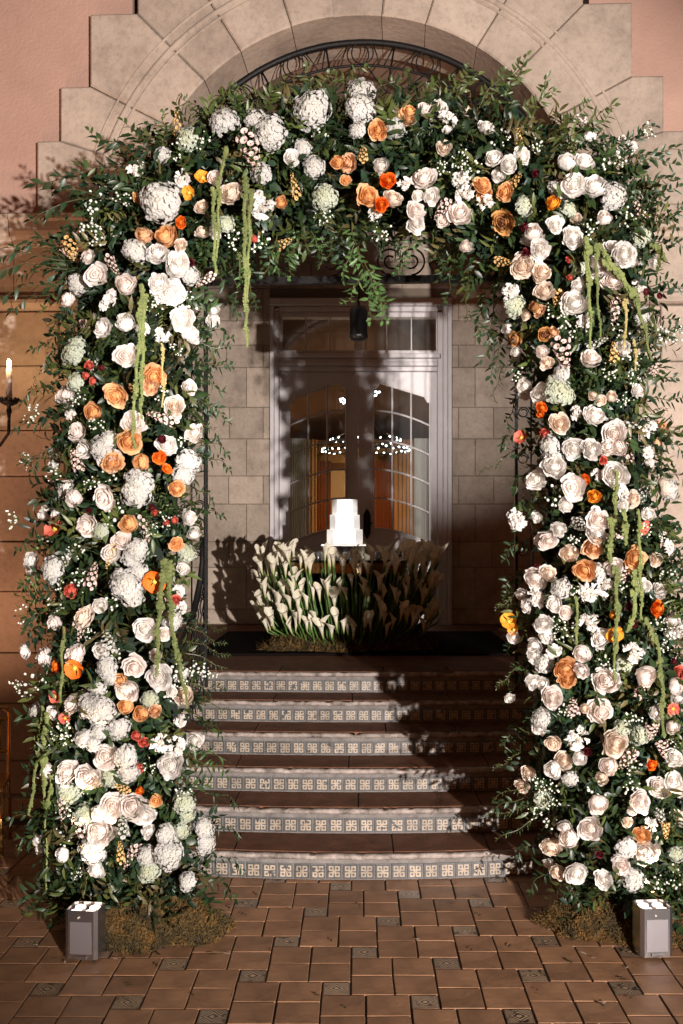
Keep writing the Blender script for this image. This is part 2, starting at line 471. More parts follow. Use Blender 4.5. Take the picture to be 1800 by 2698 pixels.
for x, y in ft[:296]:
    o = link('floor_tile', random.choice(big), ground, Matrix.Translation((x, y, 0.0)) @ Matrix.Rotation(random.choice((0, 90, 180, 270))*math.pi/180, 4, 'Z'))
if rest:
    b = MB()
    for x, y in rest:
        k = A_/4 - 0.005; b.box(x-k, x+k, y-k, y+k, 0.0, 0.0068)
    tag(b.build('paving_tiles', M['floor_tile'], ground), kind='stuff')
for x, y in dspots:
    if visible_floor(x, y):
        link('decorative_tile', random.choice(dec), ground, Matrix.Translation((x, y, 0.0)) @ Matrix.Rotation(random.choice((0, 90))*math.pi/180, 4, 'Z'))

# ------------------------------------------------------------------ staircase
stairs = empty('staircase', (0, 6.2, 0))
tag(stairs, 'broad bowed staircase with brown treads and rows of patterned blue and cream riser tiles', 'staircase')
def sl(o):   # keep world coordinates for meshes under the moved empty
    o.matrix_parent_inverse = Matrix.Translation(-Vector(o.parent.location)) if o.parent is stairs else Matrix()
    return o
SH = 0.17
rt = []
for _ in range(3):
    b = MB(); s = 0.095; k = s/2; c = 0.0025
    a = [b.av(p) for p in ((-k+c,-0.008,-k+c),(k-c,-0.008,-k+c),(k-c,-0.008,k-c),(-k+c,-0.008,k-c))]
    d = [b.av(p) for p in ((-k,-0.004,-k),(k,-0.004,-k),(k,-0.004,k),(-k,-0.004,k))]
    e = [b.av(p) for p in ((-k,0.004,-k),(k,0.004,-k),(k,0.004,k),(-k,0.004,k))]
    b.face(a)
    for i in range(4):
        j = (i+1) % 4
        b.face((a[i], d[i], d[j], a[j])); b.face((d[i], e[i], e[j], d[j]))
    me = b.mesh('riser_tile', M['riser_tile'])
    l = me.uv_layers.new(name='UVMap')
    for lp in me.loops:
        v = me.vertices[lp.vertex_index].co
        l.data[lp.index].uv = (v.x/s + 0.5, v.z/s + 0.5)
    rt.append(me)
def front(k, x):
    Rk = (6.6, 8.0, 9.5, 11.0, 13.0, 15.0)[k]
    return 6.19 + 0.40*k + x*x/(2*Rk)
for k in range(6):
    HW = 1.72 if k < 3 else 1.64
    N = 40
    xs = [-HW + 2*HW*i/N for i in range(N+1)]
    yb = 8.6 if k == 5 else front(k+1, 0) + 0.25
    b = MB()
    z0, z1 = k*SH, (k+1)*SH
    bot = [b.av((x, front(k, x), z0)) for x in xs]; top = [b.av((x, front(k, x), z1 - 0.03)) for x in xs]
    for i in range(N): b.face((bot[i], bot[i+1], top[i+1], top[i]))
    tb = [b.av((x, max(yb, front(k, x) + 0.1), z1 - 0.03)) for x in xs]
    for i in range(N): b.face((top[i], top[i+1], tb[i+1], tb[i]))
    step = b.build('step', M['riser_stone'], stairs); sl(step)
    # bullnose: rough stone lip, swept along the bow
    b = MB(); rows = []
    M2 = 120
    chips = [random.uniform(-HW, HW) for _ in range(26)]
    for i in range(M2+1):
        x = -HW + 2*HW*i/M2
        y = front(k, x)
        w = 0.0018*math.sin(x*37 + k) + random.uniform(-0.002, 0.002)
        for cp in chips:
            if abs(x - cp) < 0.03: w += 0.012*(1 - abs(x-cp)/0.03)
        prof = [(0.0, z1-0.036), (-0.010, z1-0.036), (-0.014, z1-0.033), (-0.024 + w, z1-0.030), (-0.030 + w, z1-0.018), (-0.028 + w*1.5, z1-0.005 - abs(w)*0.6), (-0.016 + w, z1 + 0.001 - abs(w)), (0.028, z1), (0.03, z1 - 0.03)]
        rows.append([b.av((x, y + p[0], p[1])) for p in prof])
    for i in range(M2):
        for j in range(len(rows[0])-1):
            b.face((rows[i][j], rows[i+1][j], rows[i+1][j+1], rows[i][j+1]))
    b.build('nosing', M['nosing'], step, smooth=True)
    # tread slabs
    cuts = [-HW] + sorted(random.uniform(-0.15, 0.15) + c for c in (-0.75, 0.07, 0.82)) + [HW]
    for a0, a1 in zip(cuts[:-1], cuts[1:]):
        b = MB(); n = 8
        t = [(a0 + 0.004 + (a1 - a0 - 0.008)*i/n) for i in range(n+1)]
        fr = [b.av((x, front(k, x) + 0.022, z1 + 0.004)) for x in t]; bk = [b.av((x, yb - 0.002, z1 + 0.004)) for x in t]
        lo = [b.av((x, front(k, x) + 0.022, z1 - 0.025)) for x in t]; bl = [b.av((x, yb - 0.002, z1 - 0.025)) for x in t]
        for i in range(n):
            b.face((fr[i], fr[i+1], bk[i+1], bk[i])); b.face((lo[i], lo[i+1], fr[i+1], fr[i]))
        b.face((lo[0], fr[0], bk[0], bl[0])); b.face((lo[n], bl[n], bk[n], fr[n]))
        b.build('tread_slab', M['tread'], step)
    nt_ = 30 if k < 3 else 30
    for i in range(nt_):
        x = (i - nt_/2 + 0.5)*0.1005 + 0.02*math.sin(k*3)
        y = front(k, x); sl_ = math.atan(2*(y - front(k, 0))/x) if abs(x) > 1e-3 else 0
        link('riser_tile', rt[(i*7 + k) % 3], step, Matrix.Translation((x, y - 0.001, z0 + 0.059 + random.uniform(-0.001, 0.001))) @ Matrix.Rotation(sl_, 4, 'Z'))

# ------------------------------------------------------------------ porch floor
ZP = 6*SH
b = MB(); b.box(-2.4, 2.4, 8.57, 12.7, 0.3, ZP)
porch = b.build('porch_floor', M['tread']); tag(porch, kind='structure')

# ------------------------------------------------------------------ building: arched facade (local frame turned a little) and porch wall
house = empty('mansion_front', (0, 8.1, 0))
tag(house, 'pink stucco house front with stepped limestone arch, stone porch wall and double glazed doors', 'house')
house_inv = Matrix.Translation((0, -8.1, 0))
def hp(o, parent=None):
    if o.parent is house: o.matrix_parent_inverse = house_inv
    return o
AL = R(2.4)
def FT(x, y, z):
    dy = y - 7.5
    return (x*math.cos(AL) + dy*math.sin(AL), 7.5 - x*math.sin(AL) + dy*math.cos(AL), z)
AC, AR = 4.364, 1.66
def zpx(y): return CH + (CY - y)/350.0
def arc(t0, t1, n, r=AR):
    return [(r*math.sin(R(t0 + (t1-t0)*i/n)), AC + r*math.cos(R(t0 + (t1-t0)*i/n))) for i in range(n+1)]
ZT = 6.9
def outx(t): return (math.tan(R(t))*(ZT - AC), ZT)
pieces = []
right = [(6, 17.5, [outx(17.5), outx(6)]), (17.5, 32, [outx(32), outx(17.5)]),
         (32, 44, [(1.666, zpx(36)), (1.666, ZT), outx(32)]),
         (44, 59, [(2.023, zpx(225)), (2.023, zpx(36)), (1.666, zpx(36))]),
         (59, 71, [(2.254, zpx(368)), (2.254, zpx(225)), (2.023, zpx(225))]),
         (71, 83, [(2.43, zpx(563)), (2.43, zpx(368)), (2.254, zpx(368))])]
pieces.append(arc(-6.5, 6, 4) + [outx(6), outx(-6.5)])
for t0, t1, out in right:
    inner = arc(t0, t1, 5)
    pieces.append(inner + out)
    pieces.append([(-x, z) for x, z in (inner + out)][::-1])
G = 0.0028
for pts in pieces:
    # order so that it runs counter-clockwise seen from -Y (x right, z up)
    area = sum(pts[i][0]*pts[(i+1) % len(pts)][1] - pts[(i+1) % len(pts)][0]*pts[i][1] for i in range(len(pts)))
    if area < 0: pts = pts[::-1]
    pts = inset(pts, G)
    b = MB(FT); dy = random.uniform(-0.006, 0.006)
    b.prism(pts, 7.42 + dy, 8.1, 0.012)
    hp(b.build('voussoir', M['stone'], house))
# dark joint filler behind the voussoirs
b = MB(FT)
ring_i = arc(-84, 84, 40, AR + 0.02)
def strip(bm, inner, outer, y0, y1):
    n = len(inner)
    a = [bm.av((p[0], y0, p[1])) for p in inner]; c = [bm.av((p[0], y0, p[1])) for p in outer]
    a2 = [bm.av((p[0], y1, p[1])) for p in inner]; c2 = [bm.av((p[0], y1, p[1])) for p in outer]
    for i in range(n-1):
        bm.face((a[i], a[i+1], c[i+1], c[i])); bm.face((a2[i+1], a2[i], c2[i], c2[i+1]))
        bm.face((a2[i], a2[i+1], a[i+1], a[i])); bm.face((c[i], c[i+1], c2[i+1], c2[i]))
strip(b, ring_i, arc(-84, 84, 40, 2.25), 7.455, 8.09)
hp(b.build('mortar_joints', M['mortar'], house))
# archivolt mouldings
for r0, r1, pr in ((1.945, 1.968, 0.014), (1.985, 2.03, 0.022), (2.085, 2.105, 0.012)):
    b = MB(FT)
    n = 48; prof = [(r0, 0.0), (r0 + (r1-r0)*0.2, -pr*0.8), ((r0+r1)/2, -pr), (r1 - (r1-r0)*0.2, -pr*0.8), (r1, 0.0)]
    rows = []
    for i in range(n+1):
        t = R(-79 + 158*i/n)
        rows.append([b.av((r*math.sin(t), 7.424 + y, AC + r*math.cos(t))) for r, y in prof])
    for i in range(n):
        for j in range(4): b.face((rows[i][j], rows[i+1][j], rows[i+1][j+1], rows[i][j+1]))
    hp(b.build('moulding', M['stone'], house, smooth=True))
# stucco on both sides
for s in (-1, 1):
    b = MB(FT)
    x = sorted((s*1.72, s*4.6)); b.box(x[0], x[1], 7.5, 8.0, 6.05, ZT)
    x = sorted((s*1.95, s*4.6)); b.box(x[0], x[1], 7.5, 8.0, 4.5, 6.05)
    hp(b.build('stucco_wall', M['stucco'], house))
# cornice in lengths
prof = [(0.0, 3.86), (-0.03, 3.87), (-0.055, 3.90), (-0.055, 3.925), (-0.03, 3.945), (-0.03, 3.96), (0.0, 3.975), (0.0, 4.33),
        (-0.03, 4.345), (-0.04, 4.38), (-0.085, 4.40), (-0.10, 4.43), (-0.10, 4.50), (-0.12, 4.515), (-0.12, 4.55), (-0.10, 4.565), (0.06, 4.569), (0.06, 3.86)]
for s in (-1, 1):
    cuts = [1.66, 2.05, 2.62, 3.3, 4.6]
    for c0, c1 in zip(cuts[:-1], cuts[1:]):
        b = MB(FT)
        xa, xb = (c0 + 0.003, c1 - 0.003) if s > 0 else (-c1 + 0.003, -c0 - 0.003)
        A1 = [b.av((xa, 7.46 + p[0], p[1])) for p in prof]; B1 = [b.av((xb, 7.46 + p[0], p[1])) for p in prof]
        n = len(prof)
        for i in range(n):
            j = (i+1) % n
            b.face((A1[i], B1[i], B1[j], A1[j]))
        b.face(A1[::-1]); b.face(B1)
        if c0 == 1.66:
            x = sorted((s*1.664, s*2.04)); b.box(x[0], x[1], 7.53, 8.1, 3.862, 4.566)
        hp(b.build('cornice_stone', M['stone'], house))
# backing behind the facade blocks
for s in (-1, 1):
    b = MB(FT); x = sorted((s*1.68, s*4.6)); b.box(x[0], x[1], 7.535, 8.05, 0.0, 4.56)
    hp(b.build('wall_backing', M['mortar'], house))
# facade blocks below the cornice
zs = [3.855, 3.44, 2.95, 2.60, 2.10, 1.72, 1.25, 0.86, 0.42, 0.16]
for s in (-1, 1):
    for i in range(len(zs)-1):
        xx = 1.66; first = True; k = 0
        wl = (0.42, 0.80) if i % 2 else (0.62, 0.66)
        while xx < 3.5:
            w = wl[k % 2] + random.uniform(-0.04, 0.04)
            x0, x1 = (xx + G, xx + w - G) if s > 0 else (-xx - w + G, -xx - G)
            b = MB(FT); dy = random.uniform(-0.008, 0.008)
            b.box(x0, x1, 7.50 + dy, 8.1 if first else 7.7, zs[i+1] + G, zs[i] - G, 0.008)
            hp(b.build('stone_block', M['stone'], house))
            xx += w; first = False; k += 1
    b = MB(FT); x = sorted((s*1.66, s*4.6)); b.box(x[0], x[1], 7.42, 8.1, 0.0, 0.155, 0.01)
    hp(b.build('plinth', M['stone'], house))

# porch wall at the back, in blocks round the door opening
YW = 12.55
KP = YW/FPX
def zb(y): return CH - (y - CY)*KP
ys = [430, 520, 610, 690, 760, 845, 909, 968, 1073, 1156, 1254, 1328, 1427, 1495, 1605, 1645]
DL, DR, DT = (712 - CX)*KP, (1190 - CX)*KP, zb(792)
for i in range(len(ys)-1):
    z1, z0 = zb(ys[i]), zb(ys[i+1])
    if z1 > 5.99 and z0 > 5.95: continue
    z1 = min(z1, 5.97)
    if ys[i+1] <= 800:      # full courses over the door
        xx = -2.4 + (0.2 if i % 2 else 0.0); k = 0
        while xx < 2.35:
            w = 0.56 + random.uniform(-0.05, 0.05)
            b = MB(); b.box(max(xx, -2.4) + G, min(xx + w, 2.4) - G, YW + random.uniform(-0.006, 0.006), YW + 0.25, z0 + G, z1 - G, 0.007)
            hp(b.build('stone_block', M['stone2'], house)); xx += w
        continue
    for s in (-1, 1):
        xx = abs(DL if s < 0 else DR) ; k = 0
        wl = (0.30, 0.52, 0.46) if i % 2 else (0.09, 0.44, 0.50)
        while xx < 2.35:
            w = wl[min(k, 2)] + (random.uniform(-0.03, 0.03) if k else 0)
            x0, x1 = (xx + G, min(xx + w, 2.4) - G) if s > 0 else (-min(xx + w, 2.4) + G, -xx - G)
            if x1 - x0 > 0.03:
                b = MB(); b.box(x0, x1, YW + random.uniform(-0.006, 0.006), YW + 0.25, max(z0 + G, ZP + 0.002), z1 - G, 0.007)
                hp(b.build('stone_block', M['stone2'], house))
            xx += w; k += 1
b = MB()
b.box(-2.45, DL - 0.02, YW + 0.015, YW + 0.3, ZP, 6.0); b.box(DR + 0.02, 2.45, YW + 0.015, YW + 0.3, ZP, 6.0); b.box(DL - 0.02, DR + 0.02, YW + 0.015, YW + 0.3, DT + 0.03, 6.0)
hp(b.build('wall_backing', M['mortar'], house))
b = MB()
b.box(-2.6, -2.401, 8.25, YW + 0.3, 0.3, 6.02); b.box(2.401, 2.6, 8.25, YW + 0.3, 0.3, 6.02)
hp(b.build('side_wall', M['stone2'], house))
b = MB(); b.box(-2.6, 2.6, 8.0, YW + 0.3, 6.03, 6.2)
hp(b.build('porch_ceiling', M['dark_plaster'], house))
# inner front wall of the porch above the opening, closing the gap behind the arch
# ------------------------------------------------------------------ doors
YD = 12.62
def D(px, py): return ((px - CX)*YD/FPX, CH - (py - CY)*YD/FPX)
def pbox(bm, x0, x1, y0, y1, ya, yb, c=0.0):
    a = D(x0, y1); d = D(x1, y0)
    bm.box(a[0], d[0], ya, yb, a[1], d[1], c)
fr = MB()
pbox(fr, 713, 724, 812, 1648, YD-0.12, YD+0.1, 0.006)
pbox(fr, 724.5, 736, 826, 1648, YD-0.09, YD+0.1, 0.006)
pbox(fr, 1152, 1166, 826, 1648, YD-0.07, YD+0.1, 0.006)
pbox(fr, 1166.5, 1178, 812, 1648, YD-0.10, YD+0.1, 0.006)
pbox(fr, 1178.5, 1189, 812, 1648, YD-0.12, YD+0.1, 0.006)
pbox(fr, 713, 1189, 792, 811.5, YD-0.16, YD+0.1, 0.01)
pbox(fr, 736.5, 1151.5, 812, 825, YD-0.10, YD+0.1, 0.006)
pbox(fr, 736.5, 1151.5, 825.5, 838, YD-0.06, YD+0.1, 0.006)
door_frame = hp(fr.build('door_frame', M['paint'], house))
tb = MB()
pbox(tb, 736.5, 1151.5, 925, 936, YD-0.06, YD+0.1, 0.006)
pbox(tb, 730, 1158, 936.5, 948, YD-0.15, YD+0.1, 0.008)
pbox(tb, 736.5, 1151.5, 948.5, 957, YD-0.10, YD+0.1, 0.006)
pbox(tb, 736.5, 1151.5, 957.5, 968, YD-0.13, YD+0.1, 0.006)
pbox(tb, 736.5, 1151.5, 968.5, 980, YD-0.08, YD+0.1, 0.006)
tb.build('transom_bar', M['paint'], door_frame)
tw = MB()
pbox(tw, 736.5, 745, 838.5, 924.5, YD-0.03, YD+0.06); pbox(tw, 1149, 1151.5, 838.5, 924.5, YD-0.03, YD+0.06)
pbox(tw, 934, 957, 838.5, 924.5, YD-0.05, YD+0.06, 0.006)
trans_ = hp(tw.build('transom_window', M['paint'], house)); trans_['kind'] = 'part'
del trans_['kind']
for mx_ in (807, 870, 1019, 1084):
    b = MB(); pbox(b, mx_-1.6, mx_+1.6, 838.5, 924.5, YD-0.02, YD+0.03); b.build('muntin', M['paint'], trans_)
for a0, a1 in ((745, 805), (809, 868), (872, 934), (957, 1017), (1021, 1082), (1086, 1149)):
    b = MB(); pbox(b, a0, a1, 838.5, 924.5, YD+0.0, YD+0.006); b.build('pane', M['glass'], trans_)

def leaf_door(sgn):
    # u runs 0 at the hinge side of the glass to 1 at the meeting stile
    if sgn < 0: xh, xm, xo, xc = 763, 912, 737, 943.5
    else: xh, xm, xo, xc = 1133, 984, 1151, 944.5
    X = lambda u: xh + (xm - xh)*u
    curve = lambda u, y0: y0 - 40*math.sin(min(u, 1)*math.pi/2)**0.9*1.0
    us = [i/12 for i in range(13)]
    rows_y = [1122, 1199, 1276, 1352]
    top = lambda u: 1060 if u < 0.04 else (1060 - (u-0.04)/0.06*15 if u < 0.10 else (1045 - (u-0.10)/0.78*36 if u < 0.88 else 1009 + (u-0.88)/0.08*14 if u < 0.96 else 1023))
    bot = lambda u: curve(u, 1432)
    b = MB()
    def ordered(a, c): return (min(a, c), max(a, c))
    a0, a1 = ordered(xo, xh); pbox(b, a0, a1, 981, 1646, YD-0.01, YD+0.05)
    a0, a1 = ordered(xm, xc); pbox(b, a0, a1, 981, 1646, YD-0.01, YD+0.05)
    ext = 4
    uu = sorted(set([0, 0.04, 0.10, 0.88, 0.96, 1] + us))
    pts = [D(X(u), top(u)) for u in uu]
    def band(lo, hi):
        n = len(lo)
        v = [[b.av((p[0], y, p[1])) for p in arr] for arr in (lo, hi) for y in (YD-0.0095, YD+0.05)]
        for i in range(n-1):
            q = [(v[0][i], v[0][i+1], v[2][i+1], v[2][i]), (v[1][i+1], v[1][i], v[3][i], v[3][i+1]), (v[0][i+1], v[0][i], v[1][i], v[1][i+1])]
            for f in q: b.face(f if sgn < 0 else f[::-1])
            f = (v[2][i], v[2][i+1], v[3][i+1], v[3][i]); b.face(f if sgn < 0 else f[::-1])
    band(pts, [D(X(u), 981) for u in uu])
    lowtop = [D(X(u), bot(u)) for u in uu]
    band([D(X(u), 1646) for u in uu], lowtop)
    door = hp(b.build('door', M['paint'], house))
    # raised bead framing the glass
    b = MB()
    loop = [D(X(u), top(u)) for u in uu] + [D(X(u), bot(u)) for u in uu[::-1]]
    loop = loop + [loop[0]]
    b.tube([(p[0], YD-0.014, p[1]) for p in loop], 0.012, 5, caps=False)
    b.build('glass_bead', M['paint'], door)
    # raised lower panel
    b = MB(); a0, a1 = ordered(X(0.08), X(0.92)); pbox(b, a0, a1, 1462, 1615, YD-0.03, YD-0.0105, 0.012); b.build('lower_panel', M['paint'], door)
    b = MB()
    for u in (1/3, 2/3):
        p0 = D(X(u), top(u)); p1 = D(X(u), bot(u))
        b.tube([(p0[0], YD+0.0, p0[1]), (p1[0], YD+0.0, p1[1])], 0.011, 4)
    for y0 in rows_y:
        b.tube([(D(X(u), curve(u, y0))[0], YD+0.001, D(X(u), curve(u, y0))[1]) for u in us], 0.011, 4)
    b.build('muntins', M['paint'], door)
    bounds = [top] + [(lambda u, y0=y0: curve(u, y0)) for y0 in rows_y] + [bot]
    for c in range(3):
        for r in range(5):
            b = MB(); n = 4
            uq = [c/3 + (i/n)/3 for i in range(n+1)]
            if c == 0 and r == 0: uq = sorted(set(uq + [0.04, 0.10]))
            if c == 2 and r == 0: uq = sorted(set(uq + [0.88, 0.96]))
            hi = [b.av((D(X(u), bounds[r](u))[0], YD+0.02, D(X(u), bounds[r](u))[1])) for u in uq]
            lo = [b.av((D(X(u), bounds[r+1](u))[0], YD+0.02, D(X(u), bounds[r+1](u))[1])) for u in uq]
            for i in range(len(uq)-1): b.face((lo[i], lo[i+1], hi[i+1], hi[i]) if sgn < 0 else (lo[i+1], lo[i], hi[i], hi[i+1]))
            b.build('pane', M['glass'], door)
    if sgn > 0:
        b = MB(); b.mi = 0
        c0 = D(967, 1380); h = 0.165
        pts = [(-0.02,-h),(0.0,-h-0.03),(0.02,-h),(0.045,-h+0.05),(0.045,h-0.05),(0.02,h),(0.0,h+0.03),(-0.02,h),(-0.045,h-0.05),(-0.045,-h+0.05)]
        b.prism([(c0[0]+p[0], c0[1]+p[1]) for p in pts], YD-0.03, YD-0.011, 0.004)
        b.tube([(c0[0], YD-0.03, c0[1]), (c0[0], YD-0.08, c0[1]), (c0[0]+0.07, YD-0.09, c0[1]+0.005)], 0.011, 6)
        b.build('door_handle', M['iron'], door)
    return door
leaf_door(-1); leaf_door(1)

# ------------------------------------------------------------------ the lit room behind the glass
def curtain(name, px0, px1, py0, py1, d, m, folds, amp=0.03):
    b = MB(); n = folds*6
    p0 = P(px0, py0, d); p1 = P(px1, py1, d)
    top = []; bot = []
    for i in range(n+1):
        x = p0.x + (p1.x-p0.x)*i/n
        y = d + amp*math.sin(2*math.pi*i/6) + 0.3*amp*math.sin(i*0.9)
        top.append(b.av((x, y, p0.z))); bot.append(b.av((x, y*1.0, p1.z)))
    for i in range(n): b.face((bot[i], bot[i+1], top[i+1], top[i]))
    return b.build(name, m, smooth=True)
room = MB()
for q in (((-3,-0),),): pass
room.box(-3.2, 3.2, 17.0, 17.2, ZP-0.1, 6.0); room.box(-3.4, -3.2, 12.9, 17.2, ZP-0.1, 6.0); room.box(3.2, 3.4, 12.9, 17.2, ZP-0.1, 6.0)
room.box(-3.4, 3.4, 12.9, 17.2, 5.6, 5.8)
rm = room.build('interior_wall', M['room']); tag(rm, kind='structure')
b = MB(); b.box(-3.4, 3.4, 12.86, 17.2, ZP-0.3, ZP-0.005); tag(b.build('interior_floor', M['tread']), kind='structure')
c = curtain('sheer_curtain', 757, 808, 1155, 1600, 12.76, M['sheer'], 9, 0.012); tag(c, 'pale pleated sheer curtain behind the left edge of the left door glass', 'curtain')
c = curtain('sheer_curtain', 1092, 1140, 1155, 1600, 12.76, M['sheer'], 8, 0.012); tag(c, 'pale pleated sheer curtain behind the right edge of the right door glass', 'curtain')
c = curtain('red_curtain', 826, 872, 1215, 1620, 15.6, M['red_cur'], 6); tag(c, 'dark red curtain seen through the left door glass beside the cream panel', 'curtain')
c = curtain('red_curtain', 983, 1042, 1215, 1620, 15.6, M['red_cur'], 8); tag(c, 'dark red curtain seen through the right door glass next to the gold drape', 'curtain')
c = curtain('gold_curtain', 806, 835, 1158, 1620, 15.3, M['gold_cur'], 3); tag(c, 'narrow golden drape seen through the left door glass', 'curtain')
c = curtain('gold_curtain', 1038, 1092, 1158, 1620, 15.3, M['gold_cur'], 5); tag(c, 'wide golden drape seen through the right door glass', 'curtain')
b = MB(); p0 = P(864, 1320, 15.9); p1 = P(918, 1240, 15.9); b.box(p0.x, p1.x, 15.9, 15.95, ZP, p1.z)
tag(b.build('cream_screen', M['cream']), 'plain cream screen standing in the lit room behind the cake', 'screen')
b = MB(); p0 = P(812, 1219, 16.1); p1 = P(1080, 1160, 16.1); b.box(p0.x, p1.x, 16.1, 16.2, p0.z, p1.z)
for i in range(9):
    x = p0.x + (p1.x-p0.x)*(i+0.5)/9; b.blob((x, 16.05, (p0.z+p1.z)/2 + 0.05*math.sin(i)), 0.11, 7, 5)
tag(b.build('gilded_pelmet', M['gold_cur']), 'golden carved pelmet above the red curtains inside the room', 'pelmet')
lp = bpy.data.lights.new('room_lamp', 'POINT'); lp.energy = 65; lp.color = (1.0, 0.66, 0.36); lp.shadow_soft_size = 0.25
lo_ = bpy.data.objects.new('room_lamp', lp); lo_.location = (0.1, 14.0, 2.6); col.objects.link(lo_)
ch = empty('reflection_dots', (0.1, 14.2, 3.3)); tag(ch, 'rings of glowing white dots added as reflections in the door glass', 'reflection_dots')  # added rings of glowing dots, standing in for reflections in the door glass
def chl(o): o.matrix_parent_inverse = Matrix.Translation((-0.1, -14.2, -3.3)); return o
b = MB(); 
for zz, rr in ((3.3 + 0.2, 0.50), (3.3 + 0.05, 0.62)):
    b.tube([(0.1 + rr*math.cos(2*math.pi*i/32), 14.2 + rr*math.sin(2*math.pi*i/32), zz) for i in range(33)], 0.012, 5, caps=False)
b.tube([(0.1, 14.2, 3.3), (0.1, 14.2, 5.6)], 0.014, 6)
for i in range(8):
    t = i*math.pi/4; b.tube([(0.1, 14.2, 3.95), (0.1 + 0.3*math.cos(t), 14.2 + 0.3*math.sin(t), 3.6), (0.1 + 0.5*math.cos(t), 14.2 + 0.5*math.sin(t), 3.5)], 0.008, 4)
chl(b.build('dot_frame', M['black_metal'], ch))  # added frame that carries the reflection dots
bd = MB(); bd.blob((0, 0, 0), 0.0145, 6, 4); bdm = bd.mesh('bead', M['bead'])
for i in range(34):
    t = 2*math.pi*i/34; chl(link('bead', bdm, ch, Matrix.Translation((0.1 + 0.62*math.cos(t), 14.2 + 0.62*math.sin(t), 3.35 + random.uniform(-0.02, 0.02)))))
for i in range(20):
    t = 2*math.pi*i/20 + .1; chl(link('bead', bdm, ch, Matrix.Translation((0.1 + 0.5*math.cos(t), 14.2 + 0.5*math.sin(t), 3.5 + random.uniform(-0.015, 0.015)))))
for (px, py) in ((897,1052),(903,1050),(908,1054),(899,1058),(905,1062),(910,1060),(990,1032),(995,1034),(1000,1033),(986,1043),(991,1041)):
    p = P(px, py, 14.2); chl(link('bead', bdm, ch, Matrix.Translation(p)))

# ------------------------------------------------------------------ wrought iron gate
gate = empty('iron_gate', (0, 7.8, ZP)); tag(gate, 'black wrought iron arched gate frame with rings and scrolls filling the stone arch', 'gate')
def gl_(o): o.matrix_parent_inverse = Matrix.Translation((0, -7.8, -ZP)) ; return o
YG = 7.8
def garc(r, t0, t1, n): return [(r*math.sin(R(t0+(t1-t0)*i/n)), YG, AC + r*math.cos(R(t0+(t1-t0)*i/n))) for i in range(n+1)]
b = MB(FT); b.tube(garc(1.640, -88, 88, 60), 0.024, 6); gl_(b.build('outer_arch_bar', M['iron'], gate, True))
b = MB(FT); b.tube(garc(1.46, -88, 88, 60), 0.010, 6); gl_(b.build('inner_arch_bar', M['iron'], gate, True))
for t in (-57, -38, -19, 0, 19, 38, 57):
    b = MB(FT)
    cx_, cz_ = 1.552*math.sin(R(t)), AC + 1.552*math.cos(R(t))
    for off in (-0.018, 0.018):
        b.tube([(cx_ + off*(-1) + 0.085*math.cos(2*math.pi*i/20), YG + off*0.8, cz_ + 0.085*math.sin(2*math.pi*i/20)) for i in range(21)], 0.0055, 5, caps=False)
    for s in (-1, 1):   # curl leaving the ring towards the bars
        tt = t + s*3.4
        b.tube([(1.63*math.sin(R(tt)), YG, AC + 1.63*math.cos(R(tt))), (1.56*math.sin(R(tt + s*1.2)), YG, AC + 1.56*math.cos(R(tt + s*1.2))), (1.47*math.sin(R(tt + s*2.4)), YG, AC + 1.47*math.cos(R(tt + s*2.4)))], 0.005, 5)
    gl_(b.build('ring', M['iron'], gate, True))
for t in (-66.5, -47.5, -28.5, -9.5, 9.5, 28.5, 47.5, 66.5):
    b = MB(FT)
    b.tube([(1.64*math.sin(R(t)), YG, AC+1.64*math.cos(R(t))), (1.2*math.sin(R(t)), YG, AC+1.2*math.cos(R(t)))], 0.008, 5)
    b.tube([(1.64*math.sin(R(t)), YG, AC+1.64*math.cos(R(t))), (1.47*math.sin(R(t-2.2)), YG, AC+1.47*math.cos(R(t-2.2)))], 0.006, 5)
    gl_(b.build('radial_bar', M['iron'], gate, True))
b = MB(FT)
for t in (-55, -33, -11, 11, 33, 55):
    b.tube([((1.46 - 0.2*math.sin(math.pi*i/10))*math.sin(R(t - 9 + 18*i/10)), YG, AC + (1.46 - 0.2*math.sin(math.pi*i/10))*math.cos(R(t - 9 + 18*i/10))) for i in range(11)], 0.006, 5)
gl_(b.build('swag_bars', M['iron'], gate, True))
zbar = CH + (CY - 738)*YG/FPX
b = MB(FT); b.box(-1.62, 1.62, YG-0.025, YG+0.025, zbar-0.028, zbar+0.028); gl_(b.build('crossbar', M['iron'], gate))
b = MB(FT); b.tube([(-1.6, YG, zbar + 0.52), (1.6, YG, zbar + 0.52)], 0.009, 6); gl_(b.build('upper_rail', M['iron'], gate))
def spiral(cx, cz, r0, r1, turns, start, sgn=1, n=36):
    out = []
    for i in range(n+1):
        f = i/n; a = start + sgn*turns*2*math.pi*f; r = r0 + (r1-r0)*f
        out.append((cx + r*math.cos(a), YG, cz + r*math.sin(a)))
    return out
for cx_, sg in ((-1.05, 1), (-0.62, -1), (-0.22, 1), (0.24, -1), (0.40, 1), (0.64, -1), (1.05, 1)):
    b = MB(FT); b.tube(spiral(cx_, zbar + 0.15, 0.115, 0.03, 1.6, -math.pi/2, sg), 0.008, 6)
    b.tube(spiral(cx_ - sg*0.02, zbar + 0.37, 0.10, 0.03, 1.4, math.pi/2, sg), 0.007, 6)
    gl_(b.build('scroll', M['iron'], gate, True))
for s in (-1, 1):
    b = MB(FT); x = s*1.215; b.box(x-0.011, x+0.011, YG-0.02, YG+0.02, 0.95, zbar); gl_(b.build('gate_post', M['iron'], gate))
